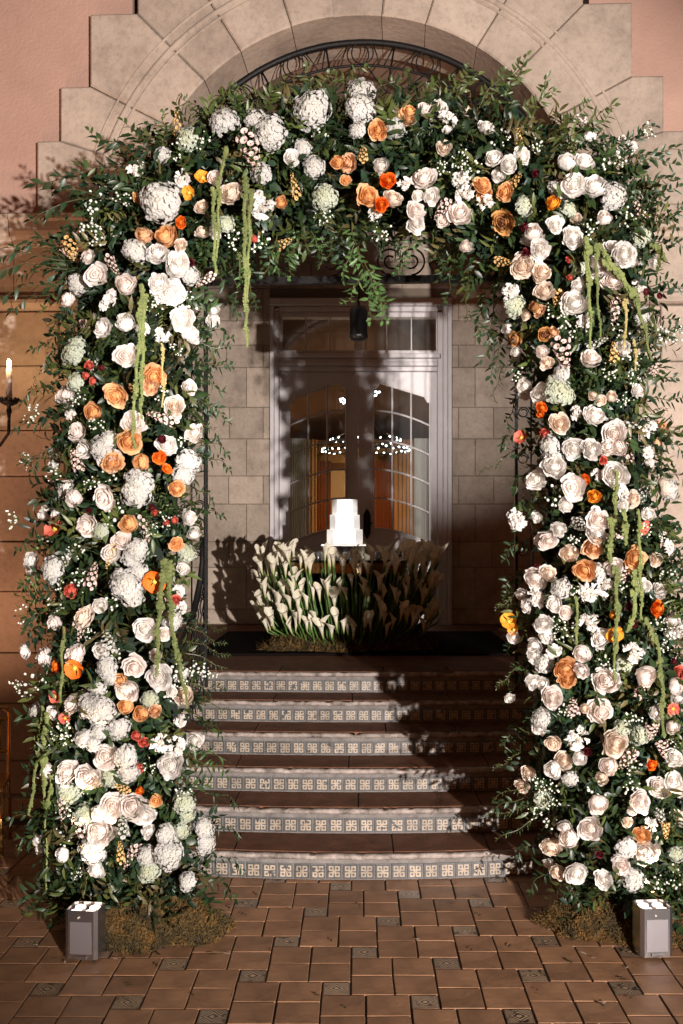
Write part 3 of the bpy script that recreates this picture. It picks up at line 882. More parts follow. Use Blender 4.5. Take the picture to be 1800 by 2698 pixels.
# standing bars with scrolls between post and stone on the right and left (opened leaves)
for s in (-1, 1):
    for k in range(3):
        x = s*(1.33 + 0.12*k)
        b = MB(FT); b.tube([(x, YG, 0.98), (x, YG, zbar)], 0.007, 5); gl_(b.build('gate_bar', M['iron'], gate, True))
    for k in range(7):
        b = MB(FT); cz = 1.3 + 0.36*k
        b.tube([(s*1.27 + (0.045 - 0.02*i/14)*math.cos(i*0.62), YG, cz + (0.045 - 0.02*i/14)*math.sin(i*0.62)) for i in range(15)], 0.005, 5)
        gl_(b.build('scroll', M['iron'], gate, True))

# handrail on the left of the stairs
hr = empty('handrail', (-1.32, 7.9, 0.8)); tag(hr, 'black iron handrail with curled end beside the left flower column', 'handrail')
def hl(o): o.matrix_parent_inverse = Matrix.Translation((1.32, -7.9, -0.8)); return o
pts = [P(531,1415,7.7), P(533,1480,7.7), P(528,1530,7.65), P(518,1580,7.6), P(508,1620,7.5), P(492,1660,7.4), P(470,1720,7.2), P(440,1800,6.9)]
b = MB(); b.tube(pts, [0.017,0.022,0.026,0.026,0.024,0.022,0.022,0.022], 7); hl(b.build('rail', M['iron'], hr, True))
b = MB(); c0 = P(522, 1380, 7.7)
b.tube([c0 + Vector((0.05*math.cos(a)*(1-a/12), 0, 0.05*math.sin(a)*(1-a/12))) for a in [i*0.4 for i in range(20)]], 0.008, 5)
c0 = P(514, 1465, 7.7); b.tube([c0 + Vector((0.04*math.cos(a)*(1-a/12), 0, 0.04*math.sin(a)*(1-a/12))) for a in [i*0.4 for i in range(20)]], 0.007, 5)
hl(b.build('rail_scroll', M['iron'], hr, True))
for k in range(5):
    b = MB(); px = 536 - k*7; p0 = P(px, 1440 + k*48, 7.75); p1 = Vector((p0.x, p0.y, 0.9 - 0.05*k)); n = 30
    b.tube([p0.lerp(p1, i/n) + Vector((0.006*math.cos(i*1.7), 0.006*math.sin(i*1.7), 0)) for i in range(n+1)], 0.006, 4)
    hl(b.build('baluster', M['iron'], hr, True))
b = MB(); b.tube([P(540,790,7.72), P(540,1655,7.72)], 0.010, 6); hl(b.build('tall_post', M['iron'], hr))

# hanging spot lamp over the cake
sp = empty('hanging_spot_lamp', P(945, 860, 8.2)); tag(sp, 'black cylinder spot lamp hanging above the cake among vine leaves', 'lamp')
b = MB(); b.lathe([(0.0,0.145),(0.070,0.145),(0.073,0.14),(0.073,-0.06),(0.078,-0.065),(0.078,-0.105),(0.068,-0.105),(0.064,-0.05),(0,-0.05)], n=24, cap=False); b.build('lamp_body', M['black_metal'], sp, True)
b = MB(); b.lathe([(0.0,-0.075),(0.062,-0.078),(0.062,-0.086),(0,-0.09)], n=20, cap=False); b.build('lens', M['led_dim'], sp, True)
b = MB(); b.tube([(0,0,0.14),(0,0,0.40)], 0.012, 6); b.build('hanging_rod', M['black_metal'], sp)
pl = P(945, 860, 8.2)
lamp('cake_spot', (pl.x, pl.y - 0.02, pl.z - 0.13), (-0.12, 10.0, 2.15), 430, (1.0, 0.95, 0.9), 20, 0.5, 0.03)

# doormat
b = MB(); b.box(-1.50, 1.52, 9.30, 11.45, ZP + 0.004, ZP + 0.022)
tag(b.build('door_mat', M['black_cloth']), 'large black mat lying on the porch under the flower covered table', 'mat')

# ------------------------------------------------------------------ cake table with calla lilies
TX, TY = -0.10, 10.2
tbl = empty('cake_table', (TX, TY, ZP + 0.022)); tag(tbl, 'round dark topped cake table ringed with standing calla lilies', 'table')
TH = 0.86
b = MB(); b.lathe([(0.0,TH-0.02),(0.60,TH-0.02),(0.61,TH-0.01),(0.60,TH),(0.0,TH)], n=48, cap=False); b.build('table_top', M['mirror'], tbl, False)
b = MB(); b.lathe([(0.58,TH-0.13),(0.59,TH-0.12),(0.59,TH-0.03),(0.58,TH-0.022)], n=48, cap=False); b.build('apron', M['copper'], tbl)
b = MB(); b.lathe([(0.50,0.0),(0.46,0.2),(0.46,TH-0.14),(0.5,TH-0.13)], n=32, cap=False); b.build('table_base', M['black_cloth'], tbl)

def lily_mesh(seed):
    rnd = random.Random(seed); b = MB()
    n, m = 14, 7; L = 0.165
    rows = []
    for j in range(m+1):
        v = j/m; row = []
        for i in range(n+1):
            a = 2*math.pi*(i/n) * 1.08 - 0.25
            r = 0.008 + (0.021 + 0.004*(seed % 3))*v**1.5
            fl = max(0, v-0.72)/0.28
            back = 0.5 + 0.5*math.cos(a)     # taller, pointed side
            r2 = r*(1 + (0.15 + 0.16*(seed % 3))*fl*(0.4 + back))
            z = L*v*(1 - 0.0) + fl*(0.055*back**2 - 0.022*(1-back)) 
            if i == n: r2 *= 1.12
            lean = 0.02*back*fl
            row.append(b.av((r2*math.cos(a) + lean, r2*math.sin(a), z)))
        rows.append(row)
    for j in range(m):
        for i in range(n): b.face((rows[j][i], rows[j][i+1], rows[j+1][i+1], rows[j+1][i]))
    b.mi = 1
    b.tube([(0,0,0.05),(0.002,0,0.12)], [0.005,0.004], 5)
    return b.mesh('calla_lily', [PM['lilyg'], PM['yellowc']], True)
def lily_petal():
    m = bpy.data.materials.new('calla_spathe'); m.use_nodes = True
    nt = m.node_tree; bs = nt.nodes['Principled BSDF']; out = nt.nodes['Material Output']
    tc = nt.nodes.new('ShaderNodeTexCoord'); s = nt.nodes.new('ShaderNodeSeparateXYZ'); nt.links.new(tc.outputs['Object'], s.inputs[0])
    cr = nt.nodes.new('ShaderNodeValToRGB'); cr.color_ramp.elements[0].position = 0.0; cr.color_ramp.elements[0].color = (0.25,0.33,0.06,1)
    cr.color_ramp.elements[1].position = 0.6; cr.color_ramp.elements[1].color = (0.86,0.81,0.66,1)
    e = cr.color_ramp.elements.new(0.25); e.color = (0.62,0.60,0.34,1)
    mr = nt.nodes.new('ShaderNodeMapRange'); mr.inputs['From Max'].default_value = 0.16
    nt.links.new(s.outputs[2], mr.inputs[0]); nt.links.new(mr.outputs[0], cr.inputs[0]); nt.links.new(cr.outputs[0], bs.inputs['Base Color'])
    bs.inputs['Roughness'].default_value = 0.5
    tr = nt.nodes.new('ShaderNodeBsdfTranslucent'); nt.links.new(cr.outputs[0], tr.inputs[0])
    ms = nt.nodes.new('ShaderNodeMixShader'); ms.inputs[0].default_value = 0.3
    nt.links.new(bs.outputs[0], ms.inputs[1]); nt.links.new(tr.outputs[0], ms.inputs[2]); nt.links.new(ms.outputs[0], out.inputs[0])
    return m
PM['lilyg'] = lily_petal()
lm = [lily_mesh(i) for i in range(6)]
arr = empty('calla_lily_arrangement', (TX, TY, ZP + 0.022)); tag(arr, 'ring of white calla lilies on tall green stems standing round the cake table', 'flower arrangement')
def add_lily(phi, r0, r1, h, lean, sc_=1.0):
    c, s = math.cos(phi), math.sin(phi)
    base = Vector((r0*c, r0*s, 0.04)); top = Vector((r1*c, r1*s, h))
    side = Vector((-s, c, 0))*random.uniform(-0.05, 0.05)
    mid = base.lerp(top, 0.5) + side*0.5 + Vector((c, s, 0))*(-0.02)
    top = top + side
    d1 = (Vector((c, s, 0))*lean + Vector((0, 0, 1)) + side*4).normalized()
    q = Vector((0,0,1)).rotation_difference(d1)
    spin = Matrix.Rotation(phi + random.uniform(-3.1, 3.1), 4, 'Z')
    Mx = Matrix.Translation(top) @ q.to_matrix().to_4x4() @ spin @ Matrix.Scale(sc_, 4)
    o = link('calla_lily', random.choice(lm), arr, Mx)
    b = MB(); pts = []
    for i in range(6):
        f = i/5
        pts.append(base*(1-f)**2 + mid*2*f*(1-f) + (top)*f**2)
    b.tube(pts, 0.0085, 5)
    st = b.build('stem', M['stem'], o, True)
    st.matrix_parent_inverse = Mx.inverted()
for i in range(84):
    phi = -math.pi/2 + (i/84 - 0.5)*2*math.pi*0.85 + random.uniform(-0.05, 0.05)
    add_lily(phi, random.uniform(0.62, 0.72), random.uniform(0.76, 0.92), random.uniform(0.12, 0.30), random.uniform(-0.1, 0.5), random.uniform(0.7, 1.0))
for i in range(84):
    phi = -math.pi/2 + (i/84 - 0.5)*2*math.pi*0.8 + random.uniform(-0.08, 0.08)
    add_lily(phi, random.uniform(0.55, 0.66), random.uniform(0.72, 0.90), random.uniform(0.36, 0.64), random.uniform(-0.1, 0.35), random.uniform(0.75, 1.0))
for i in range(112):
    phi = 2*math.pi*i/112 + random.uniform(-0.05, 0.05)
    add_lily(phi, random.uniform(0.5, 0.62), random.uniform(0.68, 0.94), random.uniform(0.68, 0.86), random.uniform(-0.05, 0.3), random.uniform(0.8, 1.05))
# bare stems between
b = MB()
for i in range(150):
    phi = random.uniform(0, 2*math.pi); r = random.uniform(0.52, 0.66); h = random.uniform(0.45, 0.8)
    p0 = Vector((r*math.cos(phi), r*math.sin(phi), 0.03)); p1 = Vector(((r+0.08)*math.cos(phi + random.uniform(-.1,.1)), (r+0.08)*math.sin(phi), h))
    b.tube([p0, p0.lerp(p1, 0.5) + Vector((random.uniform(-.01,.01),)*3), p1], 0.008, 4)
tag(b.build('lily_stems', M['stem'], arr, True), kind='stuff')

# cake stand, cake, votives
ck = P(909, 1434, TY - 0.0)
CXW = -0.14; CYW = TY; ZTAB = ZP + 0.022 + TH
st = empty('cake_stand', (CXW, CYW, ZTAB)); tag(st, 'thin pale cake stand with dark pedestal under the white cake', 'cake stand')
b = MB(); b.box(-0.235, 0.235, -0.2, 0.2, 0.135, 0.150); b.build('plate', M['cake'], st)
b = MB(); b.lathe([(0.12,0.0),(0.11,0.012),(0.05,0.03),(0.04,0.08),(0.08,0.12),(0.15,0.1345)], n=20); b.build('pedestal', M['silver2'], st, True)
cake = empty('wedding_cake', (CXW, CYW, ZTAB + 0.151)); tag(cake, 'tall white three tier faceted wedding cake lit brightly on the flower ringed table', 'cake')
z = 0
for r, h in ((0.192, 0.150), (0.160, 0.150), (0.135, 0.155)):
    b = MB(); n = 10; rot = 0.31
    b.lathe([(0, z),(r-0.004, z),(r, z+0.004),(r, z+h-0.006),(r-0.006, z+h),(0, z+h)], n=n, cap=False)
    o = b.build('cake_tier', M['cake'], cake); o.rotation_euler.z = rot
    z += h + 0.001
vg = bpy.data.materials.new('votive_glass'); vg.use_nodes = True
vb = vg.node_tree.nodes['Principled BSDF']; vb.inputs['Transmission Weight'].default_value = 0.9; vb.inputs['Roughness'].default_value = 0.08; vb.inputs['Base Color'].default_value = (0.9,0.9,0.88,1)
for (dx, dy, lab) in ((-0.30, -0.34, 'small glass votive with lit candle left of the cake stand'), (0.30, -0.36, 'small glass votive with lit candle right of the cake stand'), (-0.02, -0.46, 'small glass votive with lit candle right in front of the cake stand'), (0.50, -0.1, 'small glass votive with lit candle near the right rim of the table')):
    v = empty('votive_candle', (TX + dx, TY + dy, ZTAB)); tag(v, lab, 'candle', 'votive candles on the cake table')
    b = MB(); b.lathe([(0.0,0.0),(0.03,0.0),(0.036,0.01),(0.038,0.08),(0.035,0.08),(0.033,0.012),(0,0.008)], n=16, cap=False); b.build('glass_cup', vg, v, True)
    b = MB(); b.lathe([(0,0.012),(0.03,0.012),(0.03,0.045),(0,0.047)], n=14, cap=False); b.build('wax', M['wax'], v, True)
    b = MB(); b.blob((0,0,0.058), 0.007, 6, 5, (1,1,1.9)); b.build('flame', M['flame'], v, True)

# ------------------------------------------------------------------ moss
def moss(name, cx, cy, rx, ry, h, z0, n, label, parent=None, rin=0.0, bl=0.035, seed=1):
    r = np.random.default_rng(seed)
    b = MB(); NA, NR = 40, 9; rows = []
    for j in range(NR+1):
        f = rin + (1-rin)*j/NR; row = []
        for i in range(NA):
            a = 2*math.pi*i/NA; k = 1 + 0.12*math.sin(3*a + seed) + 0.08*math.sin(7*a)
            row.append(b.av((cx + rx*f*k*math.cos(a), cy + ry*f*k*math.sin(a), z0 + h*(1 - ((f-rin)/(1-rin))**2.2)*(0.78 + 0.22*math.sin(5*a + j)*math.cos(9*a)) - 0.004)))
        rows.append(row)
    for j in range(NR):
        for i in range(NA): b.face((rows[j][i], rows[j+1][i], rows[j+1][(i+1) % NA], rows[j][(i+1) % NA]))
    V = list(b.v); F = list(b.f)
    a = r.uniform(0, 2*np.pi, n); f = np.sqrt(r.uniform(rin*rin, 1, n))*1.03
    k = 1 + 0.12*np.sin(3*a + seed) + 0.08*np.sin(7*a)
    x = cx + rx*f*k*np.cos(a); y = cy + ry*f*k*np.sin(a)
    z = z0 + h*np.clip(1 - ((f-rin)/(1-rin))**2.2, 0, 1)*(0.84 + 0.2*np.sin(x*31 + np.sin(y*23)*2)*np.cos(y*29))
    d = r.normal(0, 1, (n, 3)); d[:, 2] = np.abs(d[:, 2])*0.5 + 0.05; d /= np.linalg.norm(d, axis=1)[:, None]
    L = r.uniform(0.4, 1.0, n)*bl
    s = r.normal(0, 1, (n, 3)); s = np.cross(d, s); s /= np.linalg.norm(s, axis=1)[:, None]; s *= 0.0016
    bs_ = np.stack([x, y, z], 1)
    bend = r.normal(0, 0.9, (n, 3))*L[:, None]*0.5
    v0 = bs_ - s; v1 = bs_ + s; v2 = bs_ + d*L[:, None]*0.55 + s*0.8; v3 = bs_ + d*L[:, None] + bend
    base = len(V)
    allv = np.stack([v0, v1, v2, v3], 1).reshape(-1, 3)
    me = bpy.data.meshes.new(name)
    nF = len(F)
    verts = np.concatenate([np.array(V), allv])
    tri = np.stack([base + np.arange(n)*4, base + np.arange(n)*4 + 1, base + np.arange(n)*4 + 2], 1)
    tri2 = np.stack([base + np.arange(n)*4, base + np.arange(n)*4 + 2, base + np.arange(n)*4 + 3], 1)
    me.from_pydata(verts.tolist(), [], F + tri.tolist() + tri2.tolist())
    me.materials.append(M['moss']); me.update()
    o = link(name, me, parent)
    tag(o, label, None if parent else 'moss', kind='stuff')
    return o
moss('moss_mound', -1.12, 5.40, 0.38, 0.29, 0.20, 0.012, 46000, 'mound of golden brown moss at the foot of the left flower column', seed=2, bl=0.026)
moss('moss_mound', 1.47, 5.46, 0.42, 0.30, 0.20, 0.012, 46000, 'mound of golden brown moss at the foot of the right flower column', seed=5, bl=0.026)
o = moss('moss', 0, 0, 0.84, 0.84, 0.13, 0.002, 16000, None, arr, rin=0.55, bl=0.06, seed=9)

# ------------------------------------------------------------------ flower meshes (radius about 1, facing +Z)
def rose_mesh(seed, layers, m, open_=1.0, sharp=0.06):
    rnd = random.Random(seed); b = MB()
    for li, (r, n, thmax, w, zoff) in enumerate(layers):
        off = rnd.uniform(0, 6.28)
        for k in range(n):
            phi = off + 2*math.pi*k/n + rnd.uniform(-0.18, 0.18)
            rr = r*rnd.uniform(0.92, 1.08); tm = thmax + rnd.uniform(-0.16, 0.12)
            NU, NV = 6, 5; rows = []
            tw = rnd.uniform(-0.12, 0.12)
            for j in range(NV+1):
                v = j/NV; th = tm*v; row = []
                for i in range(NU+1):
                    u = -1 + 2*i/NU
                    ww = w*(0.35 + 0.65*math.sin(min(1, v*1.25)*math.pi/2))*(1 - 0.22*max(0, v-0.75)*4*abs(u)**1.5)
                    a = phi + u*ww + tw*v
                    tip = 1 - 0.10*abs(u)**2.2*v
                    thh = th*tip
                    curl = max(0, v-0.8)*5
                    rad = rr*(1 + 0.10*curl*(0.5 + 0.5*(li/len(layers)))) + rr*0.045*u*v + rr*sharp*math.cos(3*u + k)*curl*0.4
                    x = rad*math.sin(thh); z = -rad*math.cos(thh)*0.9 + zoff
                    if curl > 0: z -= 0.05*curl*rr*(li/len(layers))
                    row.append(b.av((x*math.cos(a), x*math.sin(a), z)))
                rows.append(row)
            for j in range(NV):
                for i in range(NU): b.face((rows[j][i], rows[j][i+1], rows[j+1][i+1], rows[j+1][i]))
    return b.v, b.f
ROSE_L = [
 [(0.16,3,2.9,1.3,0.10),(0.26,4,2.55,1.0,0.08),(0.38,5,2.35,0.85,0.04),(0.52,5,2.15,0.85,0.0),(0.68,6,1.95,0.75,-0.04),(0.84,6,1.75,0.72,-0.08),(0.98,7,1.55,0.62,-0.10)],
 [(0.15,3,2.9,1.3,0.12),(0.27,4,2.5,1.0,0.08),(0.42,5,2.3,0.85,0.02),(0.60,5,2.0,0.85,-0.04),(0.80,6,1.75,0.75,-0.08),(1.0,6,1.5,0.72,-0.06)],
 [(0.18,4,2.8,1.0,0.15),(0.32,5,2.5,0.9,0.12),(0.46,6,2.3,0.75,0.08),(0.60,7,2.1,0.65,0.02),(0.74,8,1.9,0.6,-0.03),(0.88,8,1.7,0.55,-0.06),(1.0,8,1.45,0.5,-0.05)],
 [(0.22,3,2.7,1.2,0.15),(0.42,4,2.2,1.0,0.05),(0.66,5,1.9,0.85,0.0),(0.92,5,1.55,0.8,-0.02)],
]
ROSE_L += [
 [(0.17,3,2.85,1.3,0.16),(0.30,4,2.45,1.0,0.13),(0.46,4,2.2,0.95,0.08),(0.66,5,1.85,0.9,0.0),(0.90,5,1.52,0.85,-0.05),(1.02,5,1.36,0.8,-0.10)],
 [(0.20,3,2.9,1.3,0.2),(0.34,4,2.7,1.1,0.16),(0.50,4,2.5,1.0,0.1),(0.66,5,2.25,0.95,0.05),(0.80,5,2.0,0.9,0.0)]]
def ruffle(geo, seed, amt=0.05):
    rnd = random.Random(seed); ph = [rnd.uniform(0, 6.28) for _ in range(8)]; V = []
    sx, sy = rnd.uniform(0.86, 1.08), rnd.uniform(0.86, 1.08)
    for v in geo[0]:
        x, y, z = v; r = math.hypot(x, y); a = math.atan2(y, x)
        k = 1 + amt*(math.sin(3*a + ph[0]) + 0.7*math.sin(5*a + ph[1] + 4*z) + 0.5*math.sin(11*a + ph[2])*r)
        z2 = z + amt*r*(1.4*math.sin(2*a + ph[3]) + 1.1*math.sin(7*a + ph[4] + 6*r) + 0.6*math.sin(17*r + ph[5]))
        V.append((x*k*sx, y*k*sy, z2))
    return V, geo[1]
rose_geo = [ruffle(rose_mesh(11 + i, ROSE_L[i % 6], None), 300 + i, (0.045, 0.07, 0.06)[i % 3]) for i in range(18)]
def mk(name, geo, mats, smooth=True):
    me = bpy.data.meshes.new(name); me.from_pydata([tuple(v) for v in geo[0]], [], geo[1])
    for m in mats: me.materials.append(m)
    me.polygons.foreach_set('use_smooth', [smooth]*len(geo[1])); me.update(); return me
_rc = {}
def rose(mname, i):
    k = (mname, i)
    if k not in _rc: _rc[k] = mk('rose', rose_geo[i], [PM[mname]])
    return _rc[k]
def peony_mesh(seed):
    rnd = random.Random(seed); V = []; F = []
    for q in range(46):
        # ruffled petals on a half ball
        th = rnd.uniform(0, 1.45); ph = rnd.uniform(0, 6.28)
        c = Vector((math.sin(th)*math.cos(ph), math.sin(th)*math.sin(ph), math.cos(th)*0.62))*rnd.uniform(0.66, 0.86)
        nrm = c.normalized(); q_ = Vector((0,0,1)).rotation_difference((nrm + Vector((rnd.uniform(-.5,.5), rnd.uniform(-.5,.5), rnd.uniform(0,.6)))).normalized())
        w = rnd.uniform(0.2, 0.32); base = len(V); sp_ = rnd.uniform(0, 6.28)
        rot = Matrix.Rotation(sp_, 3, 'Z')
        for j in range(4):
            for i in range(5):
                u = -1 + 2*i/4; v = j/3
                p = Vector((u*w*(0.4 + 0.6*v), -0.10 + 0.16*v + 0.1*abs(u)*v + 0.05*math.sin(i*2.4 + q)*v, -0.25 + 0.42*v*(1 - 0.18*u*u)))
                V.append(c + q_ @ (rot @ p))
        for j in range(3):
            for i in range(4): F.append((base+j*5+i, base+j*5+i+1, base+(j+1)*5+i+1, base+(j+1)*5+i))
    return V, F
pe_geo = [peony_mesh(31 + i) for i in range(3)]
def hyd_mesh(seed, ncl=110):
    rnd = random.Random(seed); b0 = MB(); b0.blob((0,0,0), 0.80, 14, 9, (1,1,0.74)); V = [Vector(v) for v in b0.v]; F = list(b0.f)
    for q in range(ncl):
        f = (q + 0.5)/ncl; th = math.acos(1 - f*1.55); ph = q*2.39996 + rnd.uniform(-.2, .2)
        c = Vector((math.sin(th)*math.cos(ph), math.sin(th)*math.sin(ph), math.cos(th)*0.75))*rnd.uniform(0.82, 1.02)*(1 + 0.13*math.sin(3*ph + seed)*math.sin(2.3*th + seed) + 0.06*math.sin(7*ph))
        nrm = (c.normalized() + Vector((rnd.uniform(-.35,.35), rnd.uniform(-.35,.35), rnd.uniform(-.2,.4)))).normalized()
        qq = Vector((0,0,1)).rotation_difference(nrm); r = rnd.uniform(0.15, 0.20); sp_ = rnd.uniform(0, 6.28)
        for k in range(4):
            a = sp_ + k*math.pi/2; base = len(V)
            ca, sa = math.cos(a), math.sin(a)
            for (d, s, z) in ((0.0,0,0.10),(0.55,-0.56,0.22),(0.55,0.56,0.22),(1.0,-0.34,0.12),(1.0,0.34,0.12)):
                p = Vector(((d*ca - s*sa)*r, (d*sa + s*ca)*r, z*r*2))
                V.append(c + qq @ p)
            F += [(base, base+1, base+2), (base+1, base+3, base+4, base+2)]
    return V, F
hy_geo = [hyd_mesh(51 + i) for i in range(6)]
def poppy_mesh(seed):
    rnd = random.Random(seed); b = MB()
    for k in range(5):
        a0 = 2*math.pi*k/5 + rnd.uniform(-.15, .15); up = rnd.uniform(0.15, 0.7); rows = []
        for j in range(5):
            v = j/4; row = []
            for i in range(6):
                u = -1 + 2*i/5; a = a0 + u*0.75*(0.5 + 0.5*v)
                r = 0.08 + 0.95*v*(1 - 0.08*u*u); z = up*v*v + 0.07*math.sin(i*2.1 + k)*v
                row.append(b.av((r*math.cos(a), r*math.sin(a), z)))
            rows.append(row)
        for j in range(4):
            for i in range(5): b.face((rows[j][i], rows[j][i+1], rows[j+1][i+1], rows[j+1][i]))
    b.mi = 1; b.blob((0,0,0.14), 0.24, 8, 5)
    for k in range(14):
        a = k*2.4; b.blob((0.3*math.cos(a), 0.3*math.sin(a), 0.2), 0.06, 4, 3)
    return b
def stock_mesh(seed, n=34, L=3.2, w=0.55, s=0.26):
    """spike of rounded florets along +Z, height L, half width w"""
    rnd = random.Random(seed); V = []; F = []
    b = MB()
    for q in range(n):
        f = q/n; z = L*f; a = q*2.4; rr = w*(1 - 0.75*f**1.6)
        c = Vector((rr*math.cos(a), rr*math.sin(a), z + rnd.uniform(-.06, .06))); r = s*(1 - 0.6*f)*rnd.uniform(0.8, 1.15)
        out = Vector((math.cos(a), math.sin(a), 0.35)).normalized(); qq = Vector((0,0,1)).rotation_difference(out)
        for k in range(4):
            aa = k*math.pi/2 + rnd.uniform(-.3,.3)
            rows = []
            for j in range(3):
                v = j/2
                row = []
                for i in range(4):
                    u = -1 + 2*i/3; t = aa + u*0.8
                    p = Vector((math.cos(t)*r*(0.2 + 0.8*v), math.sin(t)*r*(0.2 + 0.8*v), r*(0.55*v*(1-0.4*v)) + 0.08*r*math.sin(i*3)))
                    row.append(b.av(c + qq @ p))
                rows.append(row)
            for j in range(2):
                for i in range(3): b.face((rows[j][i], rows[j][i+1], rows[j+1][i+1], rows[j+1][i]))
    b.mi = 1; b.tube([(0,0,-0.4),(0,0,L)], [0.06,0.02], 4)
    return b
def berry_mesh(seed, n=16):
    rnd = random.Random(seed); b = MB()
    for q in range(n):
        p = Vector((rnd.uniform(-1,1), rnd.uniform(-1,1), rnd.uniform(-.3,.8))); r = rnd.uniform(0.07, 0.16)
        b.mi = 0; b.blob(p, r, 6, 4, (1,1,1.1))
        b.mi = 1; b.tube([(0,0,-0.6), p*0.5 + Vector((0,0,-0.1)), p], 0.018, 3)
    return b
_mc = {}
def fmesh(kind, c, i):
    k = (kind, c, i)
    if k in _mc: return _mc[k]
    if kind == 'peony': me = mk('peony', pe_geo[i % 3], [PM[c]])
    elif kind == 'hydrangea': me = mk('hydrangea', hy_geo[i % 6], [PM[c]], False)
    elif kind == 'poppy': me = poppy_mesh(71 + i).mesh('poppy', [PM[c], PM['yellowc']], True)
    elif kind == 'stock': me = stock_mesh(81 + i).mesh('stock_flower', [PM[c], M['stem']], True)
    elif kind == 'berry': me = berry_mesh(91 + i).mesh('berry_sprig', [PM[c], M['stem']], True)
    _mc[k] = me; return me

# ------------------------------------------------------------------ the flower arch
SIL = [(130,2425),(110,2250),(105,2100),(105,1900),(98,1720),(105,1550),(125,1350),(140,1150),(160,950),(165,800),(165,660),(195,560),(290,450),(420,350),(530,300),(650,262),(800,245),(950,235),(1100,238),(1250,258),(1380,292),(1500,350),(1620,395),(1700,450),(1735,580),(1735,760),(1722,950),(1742,1150),(1768,1350),(1798,1550),(1840,1800),(1850,2100),(1830,2400),(1510,2400),(1450,2300),(1410,2150),(1380,2000),(1365,1850),(1380,1700),(1370,1550),(1392,1400),(1392,1200),(1360,1000),(1350,880),(1310,800),(1240,715),(1120,655),(980,635),(850,645),(740,680),(640,705),(560,750),(530,850),(535,1000),(540,1150),(525,1300),(490,1400),(490,1500),(515,1650),(515,1800),(515,2000),(545,2150),(560,2280),(550,2420)]
DA = 5.6
S2 = np.array([((x - CX)*DA/FPX, CH - (y - CY)*DA/FPX) for x, y in SIL])
S2 = S2[::1]
def inside(p):
    x, z = p[:, 0], p[:, 1]; c = np.zeros(len(p), bool)
    n = len(S2)
    for i in range(n):
        x0, z0 = S2[i]; x1, z1 = S2[(i+1) % n]
        cond = ((z0 > z) != (z1 > z)) & (x < (x1-x0)*(z-z0)/(z1-z0 + 1e-12) + x0)
        c ^= cond
    return c
def edge(p):
    best = np.full(len(p), 1e9); dirv = np.zeros((len(p), 2)); n = len(S2)
    for i in range(n):
        a = S2[i]; b = S2[(i+1) % n]
        if a[1] < 0.1 and b[1] < 0.1: continue       # ground edge does not count
        ab = b - a; t = np.clip(((p - a) @ ab)/(ab @ ab), 0, 1)
        q = a + t[:, None]*ab; d = q - p; l = np.linalg.norm(d, axis=1)
        m = l < best; best[m] = l[m]; dirv[m] = d[m]/(l[m, None] + 1e-9)
    return best, dirv
TM = 0.36
def thick(e): return TM*np.sqrt(np.clip(1 - (1 - np.clip(e/0.38, 0, 1))**2, 0, 1))
arch = empty('flower_arch', (0, DA, 0)); tag(arch, 'towering arch of white, blush and peach flowers with trailing greenery framing the stone steps', 'flower arch')
AINV = Matrix.Translation((0, -DA, 0))
def al(o): o.matrix_parent_inverse = AINV; return o

def leaves_mesh(name, base, d, s, nrm, L, W, tint):
    """arrays of leaves -> one mesh; each leaf 6 verts (folded lance shape)"""
    n = len(base)
    L = L[:, None]; W = W[:, None]
    droop = nrm*(-0.18*L) if name != 'fallen_leaves' else nrm*(0.05*L)
    p0 = base
    p1 = base + d*L*0.30 + s*W*0.46 + nrm*W*0.14; p2 = base + d*L*0.30 - s*W*0.46 + nrm*W*0.14
    p3 = base + d*L*0.66 + s*W*0.38 + droop*0.3 + nrm*W*0.1; p4 = base + d*L*0.66 - s*W*0.38 + droop*0.3 + nrm*W*0.1
    p5 = base + d*L + droop
    c1 = base + d*L*0.30; c2 = base + d*L*0.66 + droop*0.3
    V = np.stack([p0, p1, p2, p3, p4, p5, c1, c2], 1).reshape(-1, 3)
    o = np.arange(n)[:, None]*8
    tri = np.concatenate([o + np.array([[0, 6, 1]]), o + np.array([[0, 2, 6]]), o + np.array([[3, 7, 5]]), o + np.array([[7, 4, 5]])])
    quad = np.concatenate([o + np.array([[6, 7, 3, 1]]), o + np.array([[2, 4, 7, 6]])])
    me = bpy.data.meshes.new(name)
    nt_, nq = len(tri), len(quad)
    me.vertices.add(len(V)); me.vertices.foreach_set('co', V.ravel())
    me.loops.add(nt_*3 + nq*4); me.loops.foreach_set('vertex_index', np.concatenate([tri.ravel(), quad.ravel()]))
    me.polygons.add(nt_ + nq)
    st_ = np.concatenate([np.arange(nt_)*3, nt_*3 + np.arange(nq)*4])
    me.polygons.foreach_set('loop_start', st_)
    me.polygons.foreach_set('use_smooth', np.ones(nt_ + nq, bool))
    me.update(calc_edges=True); me.validate()
    at = me.color_attributes.new('tint', 'FLOAT_COLOR', 'POINT')
    cols = np.repeat(np.concatenate([tint, np.ones((n, 1))], 1), 8, axis=0)
    at.data.foreach_set('color', cols.ravel())
    me.materials.append(M['leaf'])
    return me
def norm(a): return a/(np.linalg.norm(a, axis=1)[:, None] + 1e-9)

